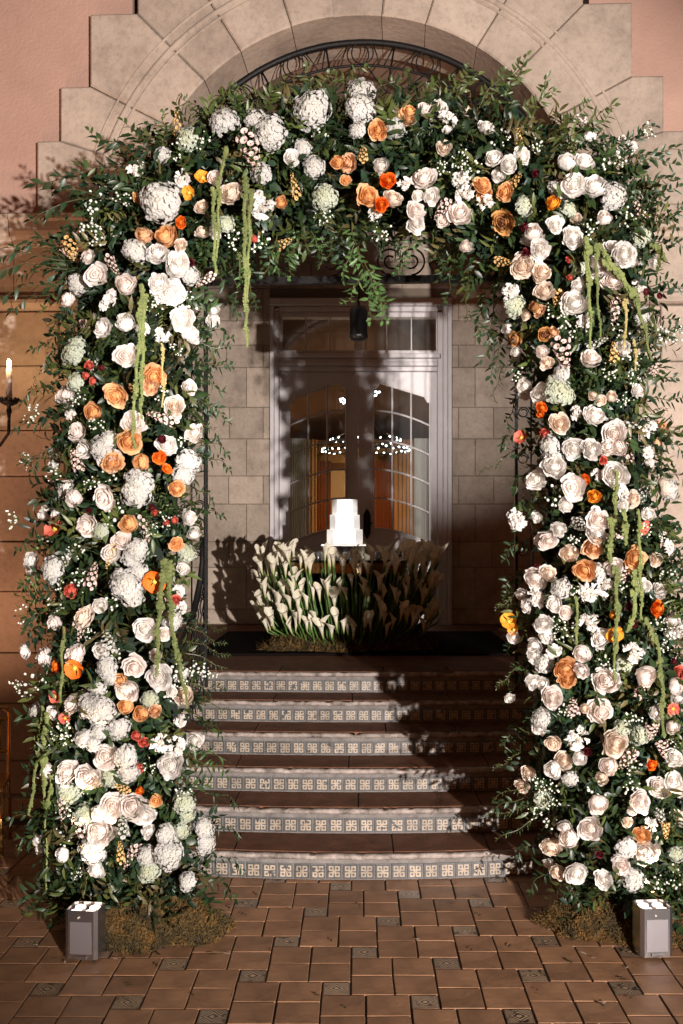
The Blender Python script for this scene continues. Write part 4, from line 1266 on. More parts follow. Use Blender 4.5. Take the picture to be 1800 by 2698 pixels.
def sprigs(n, rg, species, pts=None, outside=0.0):
    """sample sprig roots over the body of the arch and grow alternate leaves; species = (len, width, leaves, stem, hue set)"""
    lo = S2.min(0); hi = S2.max(0)
    p = rg.uniform(lo, hi, (n*5, 2)); p = p[inside(p)][:n]; n = len(p)
    e, dv = edge(p); kk = e > 0.075; p = p[kk]; e = e[kk] - 0.06; dv = dv[kk]; n = len(p); T = thick(e)*0.9
    side = np.where(rg.uniform(0, 1, n) < 0.80, -1, 1)
    y = DA + side*T*rg.uniform(0.3, 1.0, n)
    kk = (e > 0.13) | (rg.uniform(0, 1, n) < 0.55); p = p[kk]; e = e[kk]; dv = dv[kk]; side = side[kk]; T = T[kk]; y = y[kk]; n = len(p)
    hole = np.sin(p[:, 0]*13.1 + np.sin(p[:, 1]*7)*2) * np.sin(p[:, 1]*12.3 + np.sin(p[:, 0]*9)*2)
    y = np.where(hole > 0.35, DA + side*T*rg.uniform(0.3, 0.55, n), y)
    w = np.clip(1 - e/0.38, 0, 1)
    nr = np.stack([dv[:, 0]*w, side*np.sqrt(np.clip(1 - w**2, 0.02, 1)), dv[:, 1]*w], 1)
    root = np.stack([p[:, 0], y, p[:, 1]], 1)
    # clump field decides the species tint
    cl = np.sin(p[:, 0]*5.1 + 1.3) * np.sin(p[:, 1]*4.3 + p[:, 0]*1.7) + 0.5*np.sin(p[:, 0]*11 - p[:, 1]*9)
    ll, lw, k, sl_, tintset = species
    sd = norm(nr + rg.normal(0, 0.62, (n, 3)) + np.array([0, 0, -0.25]))
    K = k
    f = (np.arange(K) + 0.6)/K
    base = root[:, None, :] + sd[:, None, :]*(sl_*f)[None, :, None]
    base[:, :, 2] -= (0.25*sl_*f**2)[None, :]
    sgn = np.where(np.arange(K) % 2 == 0, 1, -1)[None, :, None]
    up = norm(rg.normal(0, 1, (n, 3)) + nr*1.2)
    lat = norm(np.cross(sd, up))
    d = sd[:, None, :]*0.75 + lat[:, None, :]*sgn*0.85 + rg.normal(0, 0.22, (n, K, 3))
    d = d.reshape(-1, 3); d = norm(d)
    nn = np.repeat(up, K, axis=0) + rg.normal(0, 0.3, (n*K, 3))
    s = norm(np.cross(d, nn)); nn = norm(np.cross(s, d))
    L = ll*rg.uniform(0.7, 1.25, n*K); W = lw*rg.uniform(0.8, 1.2, n*K)
    ts = np.array(tintset); idx = rg.integers(0, len(ts), n); mixf = np.clip((cl + 1)/2, 0, 1)
    t = ts[idx]*(0.60 + 0.5*mixf)[:, None]
    t = np.repeat(t, K, axis=0)*rg.uniform(0.7, 1.3, (n*K, 1))
    return base.reshape(-1, 3), d, s, nn, L, W, t
DK = [(0.022,0.044,0.013),(0.030,0.056,0.016),(0.017,0.038,0.017)]
OL = [(0.090,0.105,0.026),(0.068,0.098,0.022),(0.110,0.090,0.034)]
BL = [(0.022,0.050,0.028),(0.028,0.060,0.032)]
# dark foam body inside
b = MB(); st_ = 0.06
xs = np.arange(S2[:, 0].min(), S2[:, 0].max() + st_, st_); zs_ = np.arange(0.0, S2[:, 1].max() + st_, st_)
XX, ZZ = np.meshgrid(xs, zs_); pp = np.stack([XX.ravel(), ZZ.ravel()], 1)
ins = inside(pp); e, _ = edge(pp); T = thick(np.maximum(e - 0.06, 0))*0.30; ok = ins & (e > 0.09)
ids = {}
for sgn in (-1, 1):
    for q in np.nonzero(ok)[0]: ids[(sgn, q)] = b.av((pp[q, 0], DA + sgn*T[q], pp[q, 1]))
W_ = len(xs)
for q in np.nonzero(ok)[0]:
    r1, r2, r3 = q+1, q+W_, q+W_+1
    if (q % W_) == W_-1 or r3 >= len(ok): continue
    if ok[r1] and ok[r2] and ok[r3]:
        b.face((ids[(-1,q)], ids[(-1,r1)], ids[(-1,r3)], ids[(-1,r2)])); b.face((ids[(1,q)], ids[(1,r2)], ids[(1,r3)], ids[(1,r1)]))
al(b.build('floral_foam', M['foam'], arch, True))

# ------------------------------------------------------------------ flowers, placed one by one
# codes: W white rose, B blush rose, C cream rose, P peach, A apricot, Z bronze, O orange bloom, Y amber bloom, U coral, X burgundy,
#        H hydrangea, J green white hydrangea, E peony, Q poppy orange, V poppy coral, N poppy amber, S white stock, T pink stock, G gold stock, K berries
CAT = {}
CAT[(0, 0, 1.742)] = """H1430,505,75 H1240,610,70 H1185,560,50 H1030,560,62 H740,930,85 E690,900,50 T1155,700,60,190 B985,815,36 C1055,880,48 N930,820,34 N870,885,30
O828,1020,26 P640,900,34 P755,1080,48 A655,1075,38 W720,1155,45 P1290,930,34 U1165,1095,22 E1210,960,58 E1180,930,50 P1550,745,34 J1490,905,50 K490,850,35 K440,940,50 K830,700,40
H620,1150,50 G330,1150,42,110 B400,1180,30 K420,1050,50 K560,900,40 J860,640,45 K930,650,40 K1070,1100,40 W820,1200,45 K1200,1120,45 W700,1100,0"""
CAT[(900, 0, 1.742)] = """H90,430,62 H90,500,68 P312,505,40 A305,545,30 B382,492,40 P165,595,42 E485,550,45 W485,590,22 W665,575,36 A25,745,40 P20,825,25 W180,760,42 O215,825,34 P127,895,48 O185,940,30
E160,980,38 B375,810,48 E285,840,35 W410,900,36 B340,960,40 W695,720,45 W770,755,36 W835,710,38 P650,840,40 P655,885,34 P745,880,38 E560,890,50 B545,970,52 E660,930,38 Y970,930,38
Z740,1020,45 X895,795,18 W1035,740,50 W1118,735,47 W1065,845,54 W1160,845,54 H1250,905,55 E1100,555,35 W1140,620,38 W1305,635,27 W1345,665,24 B880,1065,46 W910,1140,40 W1065,1080,44 W985,1030,38
B570,1130,34 W830,1200,48 W1300,1170,50 K590,790,50 K540,740,40 E545,830,40 W345,1030,40 K900,680,35 K560,830,40 K1250,750,50 K1300,700,40 X840,1040,22 X850,1160,20 K180,1060,40 E30,690,0 K1400,600,35
W350,900,30 K730,1000,0 B1210,1000,38 K1150,1050,40"""
CAT[(0, 600, 2.412)] = """B800,360,80 B610,295,70 B415,445,52 E705,465,74 W1000,345,64 W1085,410,74 W1120,250,66 W995,150,64 P1050,50,62 A910,45,52 H840,160,52 W1155,585,68 W1225,675,58 W1360,520,42 W1358,580,42 W640,630,60 W795,605,66
E1040,690,62 B805,810,62 A950,1010,48 P985,950,70 P730,1070,66 P590,1170,66 B405,1065,64 J480,980,52 J470,800,75 J485,740,45 U565,870,28 U545,940,28 U590,975,28 B850,1230,70 B480,1300,67 P830,1365,74 E450,1190,40 W515,1410,62
H650,1400,68 H690,1350,50 B700,1475,78 P718,1495,62 P900,1490,64 X1030,1345,32 W1060,1370,62 O1010,1465,40 O1065,1530,30 H1195,1490,64 H1165,1580,62 P1130,1665,52 W335,1440,42 W335,1500,38 T480,1470,45,150 K360,1560,60
H880,1630,82 K1000,500,50 K1190,440,40 K220,1180,60 K620,1260,50 K180,1490,50 K500,1100,50 T450,170,34,150 B545,180,32 K630,50,60 K1180,500,60 K1140,1350,50 X1200,230,35 X645,890,25 K960,470,50 X330,450,30 X960,1340,0
K700,1560,50 K1120,780,40"""
CAT[(0, 1200, 2.412)] = """B465,270,68 B655,270,74 H870,235,92 P820,435,70 W290,340,52 W350,370,44 E280,390,40 V360,465,60 B540,450,72 J640,480,50 B775,540,57 H870,600,62 H850,650,62 W700,620,62 H335,720,62 H340,770,45 K480,610,60 S420,660,40,120 B690,650,34
G700,640,38,160 H800,820,80 H840,880,72 H760,770,50 Q985,800,66 U1118,912,30 W190,660,48 W190,720,40 C515,1025,66 B335,1070,58 W920,1105,72 B1055,1140,42 U440,860,45 K410,850,45 T520,1090,40,180 S680,1180,62,150 W640,1240,50 B265,1290,68
W145,1250,46 O350,1330,40 Q480,1345,58 B465,1265,70 B855,1355,72 W1015,1410,72 H680,1350,62 H700,1410,45 K1130,1370,70 K1240,1370,60 K1320,1380,50 H1150,1390,45 W1100,1500,37 P760,1430,48 B795,1500,74 P800,1590,62 P900,1640,62 A990,1620,40
B440,1580,62 H570,1590,75 H640,1620,80 H235,1640,52 W330,1640,52 V360,1530,38 V415,1670,32 W1210,390,46 W1235,495,52 J1190,620,50 W1165,720,46 E1135,860,45 E1150,970,45 P1120,560,45 U1110,410,28 U1060,430,25 K1040,420,45 X965,330,27 U985,365,26
K90,410,55 K160,1020,55 K210,1460,70 K120,1470,50 K290,1440,55 K960,470,40 K340,560,40 E470,400,0 K600,180,50 K1080,1500,50 U430,1130,0 X565,350,18 U405,1110,20 K560,1130,40 W490,1020,0 E540,1000,0"""
CAT[(0, 1800, 2.412)] = """B670,465,78 H800,470,75 H820,570,58 U865,545,42 U860,335,32 U915,375,32 K400,310,60 K430,340,50 H530,350,50 H590,390,45 E1020,380,58 E1120,400,60 W1240,370,52 W1080,520,72 B300,560,62 B415,565,66 B545,600,70 O890,685,30
P990,750,42 B715,785,74 B840,785,78 W915,850,62 B625,945,88 H590,1070,75 S780,900,48,150 G765,1070,34,160 H1060,960,56 H1075,1090,78 H1300,920,62 H1310,1020,62 J1170,760,60 J1190,840,45 W235,990,42 W245,1060,38 W395,1090,56 T400,790,42,160 H630,830,45
K1150,700,50 K480,1200,35 K950,520,45 K330,330,50 K560,660,40 E700,430,0 K280,600,40 J860,420,0 K420,800,50"""
CAT[(1250, 600, 2.851)] = """W440,60,78 W490,170,62 W750,80,72 C365,290,82 C520,320,72 C500,370,50 E270,480,64 Z450,590,48 A475,620,48 W755,555,92 W790,430,55 B930,260,60 B935,320,50 B1040,390,80 T1060,620,60,230 W1150,200,66 W1190,260,45 Z530,800,52 A590,780,40
T670,960,85,260 B510,930,60 C540,1010,50 B880,970,86 G1050,930,45,150 W1120,900,52 Z300,840,58 W250,760,50 W310,930,46 W300,980,40 W375,1200,56 W385,1240,50 J630,1230,90 J600,1180,60 J690,1260,60 O510,1345,42 O495,1400,26 C890,1260,42 C950,1300,42 C1030,1270,45
W910,1400,76 K1130,1310,55 C640,1465,72 U525,1545,40 V355,1580,44 H570,1640,72 E600,1700,45 W750,1660,70 W880,1660,72 B1050,1550,80 B1080,1650,75 B1000,1640,60 W605,1780,88 W1060,1850,92 W460,1890,68 W740,1950,92 O830,1900,42 A1410,1495,60 A1375,1610,40
E1290,1690,60 E1300,1760,55 C1450,1940,70 K1400,840,80 K1500,780,70 K1430,820,60 T1350,1080,50,90 X390,180,38 X835,235,28 U710,240,26 U720,370,26 X1395,510,30 U975,1745,30 K620,620,70 K700,700,70 K760,800,60 H650,1100,55 W1120,930,40 W690,1090,45 K330,1100,50
X1290,480,30 W1350,260,50 K1200,1130,60 W1240,1220,50 K1000,1080,60 K1180,1000,60 B1180,650,0 E1200,560,45 X520,800,0 K1100,760,55"""
CAT[(1250, 1200, 2.851)] = """Y900,300,48 E1110,280,58 W1120,380,46 E325,480,78 B935,470,76 W925,585,72 B560,650,62 W520,640,62 W640,560,57 K740,650,60 A895,705,77 P825,870,72 P1215,780,78 P1180,830,50 B1045,850,70 T1110,900,55,120 B460,930,80 E860,1020,80 E970,990,78 H650,1000,62
K740,1020,55 W350,1050,50 W380,1130,45 W600,1115,62 B690,1180,57 E850,1240,86 Y1055,1195,48 N1045,1330,62 N260,1250,56 N300,1310,45 W290,1370,45 W520,1270,60 W530,1350,58 W440,1430,55 W445,1500,52 E1190,1470,92 B810,1490,80 P690,1610,74 P700,1690,60 B800,1620,55
B990,1690,92 B1290,1665,87 V1255,535,50 O1395,1150,62 E1450,690,66 H1460,260,78 W1310,430,50 U1545,1630,50 B1510,1740,72 W435,1700,52 W510,1710,50 W260,1820,34 B590,1820,80 T740,1880,55,130 C830,1900,45 B960,1930,92 W500,1960,62 V1490,1900,42 W1370,1930,52
W1500,1230,60 K1460,1330,70 W1540,1320,50 X1200,1260,32 X1305,1280,27 X1170,1130,32 X1505,1545,24 K1130,1000,60 K680,1320,70 K600,1260,50 K1000,1560,60 K1260,560,60 K600,1340,45 X470,840,30 K1450,900,60 K1400,620,40 W1280,980,50 K1420,1420,50 W460,470,40 W1480,1330,45 K1380,1280,55"""
CAT[(1250, 1800, 2.851)] = """H500,270,62 W490,350,50 C590,460,70 E770,410,92 W790,560,66 X850,515,26 C1070,455,92 B1010,620,82 C960,710,60 W590,650,76 C405,670,52 C360,780,52 C400,820,45 K580,790,60 H720,720,50 T1330,370,58,120 T1420,500,56,130 W1510,560,66 W1500,740,72 B1395,780,72
B930,910,87 B1260,890,74 W1180,960,34 B865,1100,82 B710,1160,88 W680,1090,65 C580,1240,72 W560,1370,46 C620,1430,60 W770,1440,76 B1110,1370,64 W1070,1330,35 B1285,1280,87 P1260,1150,62 E1330,1060,52 G1440,1110,38,120 O1340,620,40 W1370,220,48 B1490,330,62 K600,900,50
K1200,620,60 K1170,780,60 C1150,1050,45 K480,760,60 K1190,250,60 X940,1290,25 K1490,450,40 K680,200,55 W1540,120,60 K470,960,55 W1160,1050,30 B1540,820,50"""
NAME = {'W':('rose','white',None),'B':('rose','blush',None),'C':('rose','cream',None),'P':('rose','peach','peach coloured rose'),'A':('rose','apricot','pale apricot rose'),
 'Z':('rose','bronze','bronze rose with a dark heart'),'O':('ranunculus','orange','bright orange bloom'),'Y':('ranunculus','amber','amber yellow bloom'),'U':('ranunculus','coral','small coral red bloom'),
 'X':('ranunculus','burgundy','small burgundy bloom'),'H':('hydrangea','hyd',None),'J':('hydrangea','hydgreen','greenish white hydrangea'),'E':('peony','white',None),
 'Q':('poppy','orange','open orange poppy with yellow centre'),'V':('poppy','coral','coral pink poppy'),'N':('poppy','amber','amber yellow poppy'),
 'S':('stock','hyd',None),'T':('stock','pinkst','pink tinged stock spike'),'G':('stock','gold','golden stock spike'),'K':('berry','berry',None)}
PM['poppyc'] = PM['coral']
entries = []
for (x0, y0, sc_), txt in CAT.items():
    for tok in txt.split():
        code = tok[0]; vals = [float(v) for v in tok[1:].split(',')]
        if vals[2] <= 0: continue
        px = x0 + vals[0]/sc_; py = y0 + vals[1]/sc_; r = vals[2]/sc_
        L = vals[3]/sc_ if len(vals) > 3 else 0
        entries.append((code, px, py, r, L))
placed = []
FL = []
nfl = 0
for code, px, py, r, L in entries:
    X, Z = (px - CX)*DA/FPX, CH - (py - CY)*DA/FPX
    q = np.array([[X, Z]]); isin = inside(q)[0]; e, dv = edge(q); e = e[0]; dv = dv[0]
    T = float(thick(np.array([e]))[0]) if isin else 0.0
    near = sum(1 for (a, b_, c_) in placed if (a-px)**2 + (b_-py)**2 < (0.8*(c_ + r))**2)
    d = DA - T - 0.10 + min(near, 3)*0.022 + random.uniform(-0.02, 0.03)
    if code == 'K': d += random.uniform(-0.02, 0.02)
    placed.append((px, py, r))
    if code != 'K': FL.append((px, py, r, d))
    kind, cm, lab = NAME[code]
    p = P(px, py, d); s = r*d/FPX
    w = max(0, 1 - e/0.30) if isin else 1.0
    out = Vector((dv[0]*w*0.9, -1.0, dv[1]*w*0.6)) if isin else Vector((-dv[0]*0.8, -1.0, -dv[1]*0.5))
    f = (out.normalized() + Vector((random.uniform(-.55,.55), 0, random.uniform(-.45,.55)))).normalized()
    rot = f.to_track_quat('Z', 'Y').to_matrix().to_4x4() @ Matrix.Rotation(random.uniform(0, 6.28), 4, 'Z')
    if kind == 'rose':
        i = random.randrange(18)
        o = link('rose', rose(cm, i), arch, Matrix.Translation(p) @ rot @ Matrix.Scale(s*1.12, 4))
    elif kind == 'ranunculus':
        o = link('ranunculus', rose(cm, random.choice((2, 8, 1, 14, 5, 11))), arch, Matrix.Translation(p) @ rot @ Matrix.Scale(s*1.05, 4))
    elif kind in ('hydrangea', 'peony', 'poppy'):
        o = link(kind, fmesh(kind, cm, random.randrange(6)), arch, Matrix.Translation(p) @ rot @ Matrix.Diagonal((s*1.12*random.uniform(0.9, 1.12), s*1.12*random.uniform(0.9, 1.12), s*1.1, 1)))
    elif kind == 'stock':
        L = max(L, r*2)
        dirv = Vector((random.uniform(-.35,.35), -0.35, -1 if random.random() < 0.7 else 1)).normalized()
        if code == 'T' and px < 300 and py < 720: dirv = Vector((-0.9, -0.2, 0.45)).normalized()
        ql = dirv.to_track_quat('Z', 'Y').to_matrix().to_4x4()
        Lm = L*d/FPX; k = s/0.75
        me = fmesh('stock', cm, random.randrange(3))
        o = link('stock_flower', me, arch, Matrix.Translation(p - dirv*Lm*0.5) @ ql @ Matrix.Diagonal((k, k, Lm/3.2, 1)))
    else:
        me = fmesh('berry', cm, random.randrange(4))
        o = link('berry_sprig', me, arch, Matrix.Translation(p) @ rot @ Matrix.Scale(s*1.05, 4))
    al(o)
    if lab: o['label'] = lab
    nfl += 1

sets = []
rg = np.random.default_rng(3)
for n, spc in ((3100, (0.070, 0.025, 8, 0.16, DK)), (1500, (0.072, 0.022, 9, 0.19, OL)), (900, (0.060, 0.036, 6, 0.12, BL)), (1500, (0.034, 0.008, 12, 0.13, DK + OL)), (350, (0.085, 0.050, 4, 0.12, DK))):
    sets.append(sprigs(n, rg, spc))
cat_ = [np.concatenate([s[i] for s in sets]) for i in range(7)]
mid = cat_[0] + cat_[1]*cat_[4][:, None]*0.5
lpx = CX + mid[:, 0]*FPX/mid[:, 1]; lpy = CY - (mid[:, 2] - CH)*FPX/mid[:, 1]
keep = np.ones(len(mid), bool)
for (a_, b_, r_, d_) in FL:      # florists clear the leaves off the face of each bloom
    q_ = ((lpx - a_)**2 + (lpy - b_)**2 < (0.74*r_)**2) & (mid[:, 1] < d_ + 0.02)
    keep &= ~(q_ & (rg.uniform(0, 1, len(mid)) < 0.90))
cat_ = [c_[keep] for c_ in cat_]
me = leaves_mesh('foliage', *cat_)
tag(al(link('foliage', me, arch)), kind='stuff')
# small filler blooms in the gaps
rf = random.Random(21); nf = 0; tries = 0
while nf < 135 and tries < 9000:
    tries += 1
    px = rf.uniform(110, 1800); py = rf.uniform(240, 2330)
    q = np.array([[(px - CX)*DA/FPX, CH - (py - CY)*DA/FPX]])
    if not inside(q)[0]: continue
    e, dv = edge(q)
    if e[0] < 0.06: continue
    top = py < 620 and 560 < px < 1300
    if top and rf.random() < 0.6: continue
    if any((a-px)**2 + (b_-py)**2 < (0.85*c_ + 15)**2 for a, b_, c_ in placed): continue
    kind, cm, rr_ = rf.choice((('hydrangea','hyd',22), ('stock','pinkst',17), ('stock','hyd',17), ('berry','berry',26), ('berry','berry',30), ('rose','white',21), ('rose','blush',19), ('rose','cream',20), ('peony','white',24), ('hydrangea','hydgreen',24), ('stock','gold',13)))
    rr_ *= rf.uniform(0.8, 1.25); T = float(thick(e)[0]); d = DA - T - rf.uniform(0.0, 0.07); p = P(px, py, d); s_ = rr_*d/FPX
    f = Vector((rf.uniform(-.8,.8), -1, rf.uniform(-.6,.8))).normalized(); rot = f.to_track_quat('Z','Y').to_matrix().to_4x4() @ Matrix.Rotation(rf.uniform(0, 6.28), 4, 'Z')
    if kind == 'rose': o = link('rose', rose(cm, rf.randrange(18)), arch, Matrix.Translation(p) @ rot @ Matrix.Scale(s_*1.1, 4))
    elif kind == 'stock':
        Lm = s_*rf.uniform(3.5, 5.5); k = s_/0.75
        o = link('stock_flower', fmesh('stock', cm, rf.randrange(3)), arch, Matrix.Translation(p - f*Lm*0.4) @ (Vector((rf.uniform(-.7,.7), -.5, rf.uniform(-1,1))).normalized()).to_track_quat('Z','Y').to_matrix().to_4x4() @ Matrix.Diagonal((k, k, Lm/3.2, 1)))
    elif kind == 'berry': o = link('berry_sprig', fmesh('berry', cm, rf.randrange(4)), arch, Matrix.Translation(p) @ rot @ Matrix.Scale(s_, 4))
    else: o = link(kind, fmesh(kind, cm, rf.randrange(6)), arch, Matrix.Translation(p) @ rot @ Matrix.Scale(s_*1.1, 4))
    al(o); placed.append((px, py, rr_)); nf += 1
    if kind != 'berry': FL.append((px, py, rr_*0.8, d))

# ------------------------------------------------------------------ trailing amaranthus
def amaranth(pts, w0, w1, m):
    """hanging rope of tiny green tassels"""
    b = MB(); P3 = []
    for (px, py) in pts:
        X, Z = (px - CX)*DA/FPX, CH - (py - CY)*DA/FPX
        q = np.array([[X, Z]]); e, _ = edge(q); T = float(thick(e)[0]) if inside(q)[0] else 0
        P3.append((px, py, DA - T - 0.13))
    dmin = min(x[2] for x in P3)
    P3 = [P(a, c, max(d, dmin)*0.35 + dmin*0.65 - 0.01) for a, c, d in P3]
    tot = sum((P3[i+1]-P3[i]).length for i in range(len(P3)-1)); N = max(10, int(tot/0.0095))
    rr = random.Random(int(pts[0][0]*7 + pts[0][1]))
    path = []
    for i in range(N+1):
        f = i/N*(len(P3)-1); k = min(int(f), len(P3)-2); t = f - k
        path.append(P3[k].lerp(P3[k+1], t) + Vector((0.004*math.sin(i*0.31), 0.004*math.cos(i*0.23), 0)))
    b.tube(path[::3] + [path[-1]], [ (w0 + (w1-w0)*i/(len(path[::3]))) * 0.62 for i in range(len(path[::3]) + 1)], 6)
    for i, p in enumerate(path):
        r = (w0 + (w1-w0)*i/N)*(1 + 0.28*math.sin(i*0.35 + pts[0][0]) + 0.15*math.sin(i*0.9))
        for k in range(3):
            a = rr.uniform(0, 6.28)
            b.blob(p + Vector((math.cos(a)*r*0.62, math.sin(a)*r*0.62, rr.uniform(-.004, .004))), r*rr.uniform(0.3, 0.75), 5, 3)
    al(b.build('amaranthus', m, arch, False))
AM = mat('amaranthus_green', (0.19,0.215,0.07), 0.9, var=(0.07,0.095,0.025), scale=22, rand=0.2)
AM2 = mat('amaranthus_tan', (0.36,0.30,0.12), 0.8, var=(0.24,0.20,0.07), scale=60)
o2f = 1.148
ropes = [([(488,430),(492,520),(495,628)],.013,.007,0),([(503,430),(502,500),(499,590)],.010,.006,0),([(563,405),(562,560),(565,700),(567,795)],.014,.008,0),([(575,440),(572,560),(568,690)],.011,.007,0),
 ([(548,580),(552,640)],.008,.005,0),([(326,655),(322,760),(312,880),(305,980),(308,1030)],.016,.006,0),([(330,680),(328,800),(325,900),(324,962)],.015,.006,0),([(372,790),(375,860),(373,935)],.008,.005,1),
 ([(378,1285),(368,1380),(362,1450),(360,1525)],.018,.009,0),([(388,1290),(392,1400),(404,1510)],.018,.009,0),([(405,1490),(420,1560),(430,1625)],.013,.007,0),([(362,1500),(358,1550)],.01,.008,0),
 ([(1345,545),(1352,650),(1357,800)],.018,.007,0),([(1368,560),(1370,650),(1378,775)],.012,.006,0),([(1390,600),(1430,640),(1455,680)],.020,.015,0),([(1450,660),(1475,740),(1495,825)],.016,.007,0),
 ([(1435,690),(1437,760),(1430,800)],.011,.006,1),([(1455,780),(1460,850)],.010,.006,1),([(1403,1190),(1400,1290)],.020,.012,0),([(1432,1170),(1437,1250)],.016,.010,0),([(1465,1170),(1470,1300),(1473,1420)],.011,.008,0),
 ([(1412,1300),(1417,1400),(1412,1500)],.015,.010,0),([(1455,1310),(1458,1400),(1440,1450)],.018,.010,0),([(1322,1370),(1325,1440),(1322,1480)],.010,.007,0),([(1480,1420),(1510,1480),(1520,1580),(1522,1690)],.015,.010,0),
 ([(1412,1450),(1410,1560)],.010,.007,0),([(97,1620),(90,1720),(78,1800),(66,1870)],.010,.006,0),([(84,1640),(82,1740),(72,1850)],.009,.006,0),([(107,1640),(100,1760),(104,1840),(108,2045)],.016,.005,0),([(118,1780),(112,1850)],.012,.01,0),
 ([(88,1230),(85,1260)],.009,.006,0),([(85,1310),(80,1390)],.009,.006,0),([(146,1440),(143,1520),(140,1610)],.010,.008,0),([(516,340),(508,400),(498,440)],.012,.009,0),([(1500,560),(1530,600)],.016,.012,0),
 ([(1415,1080),(1412,1180)],.012,.010,0),([(1378,560),(1400,620)],.014,.012,0)]
for pts, w0, w1, k in ropes:
    amaranth([(x*o2f, y*o2f) for x, y in pts], w0*1.08, w1*1.15, AM2 if k else AM)

# ------------------------------------------------------------------ leafy branches reaching out of the arch
def branch_mesh(seed, ll, lw, tints, curve, nl=16, L=0.5):
    rg = np.random.default_rng(seed)
    f = (np.arange(nl) + 0.8)/nl
    bx = L*f; by = curve*L*np.sin(f*2.2); bz = -0.10*L*f**2 + 0.02*np.sin(f*9 + seed)
    base = np.stack([bx, by, bz], 1)
    tang = norm(np.gradient(base, axis=0))
    sg = np.where(np.arange(nl) % 2 == 0, 1, -1)[:, None]
    up = norm(np.array([[0.0, 0.9, 0.35]]) + rg.normal(0, 0.45, (nl, 3)))
    lat = norm(np.cross(tang, up))
    d = norm(tang*0.8 + lat*sg*0.75 + rg.normal(0, 0.2, (nl, 3)) + np.array([0, 0, -0.12])); d[-1] = tang[-1]
    s = norm(np.cross(d, up)); nn = norm(np.cross(s, d))
    ts = np.array(tints)
    t = ts[rg.integers(0, len(ts), nl)]*rg.uniform(0.7, 1.3, (nl, 1))
    me = leaves_mesh('leafy_branch', base, d, s, nn, ll*rg.uniform(0.75, 1.2, nl)*(1.05 - 0.35*f), lw*rg.uniform(0.8, 1.15, nl), t)
    # stem joined in
    b = MB(); b.tube([Vector((L*x/8, curve*L*math.sin(x/8*2.2), -0.10*L*(x/8)**2 + 0.02*math.sin(x/8*9 + seed)*(x/8))) for x in range(9)], [0.004 - 0.0003*x for x in range(9)], 4)
    v0 = len(me.vertices); p0 = len(me.polygons); l0 = len(me.loops)
    import bmesh
    bm = bmesh.new(); bm.from_mesh(me)
    tl = bm.verts.layers.float_color.get('tint')
    nv = [bm.verts.new(v) for v in b.v]
    for v in nv: v[tl] = (0.07, 0.06, 0.02, 1)
    for fc in b.f:
        try: bm.faces.new([nv[i] for i in fc])
        except ValueError: pass
    bm.to_mesh(me); bm.free()
    return me
BT_D = [(0.020,0.045,0.018),(0.028,0.055,0.02)]
BT_O = [(0.075,0.095,0.028),(0.055,0.085,0.022)]
BT_G = [(0.05,0.105,0.03),(0.06,0.12,0.035)]
BR = {'d': [branch_mesh(201+i, 0.092, 0.029, BT_D, 0.12*(-1)**i) for i in range(4)], 'o': [branch_mesh(211+i, 0.090, 0.025, BT_O, 0.10*(-1)**i) for i in range(4)],
      'g': [branch_mesh(221+i, 0.088, 0.030, BT_G, 0.10*(-1)**i, 14) for i in range(3)], 'f': [branch_mesh(231+i, 0.046, 0.008, BT_D + BT_O, 0.08*(-1)**i, 34) for i in range(3)]}
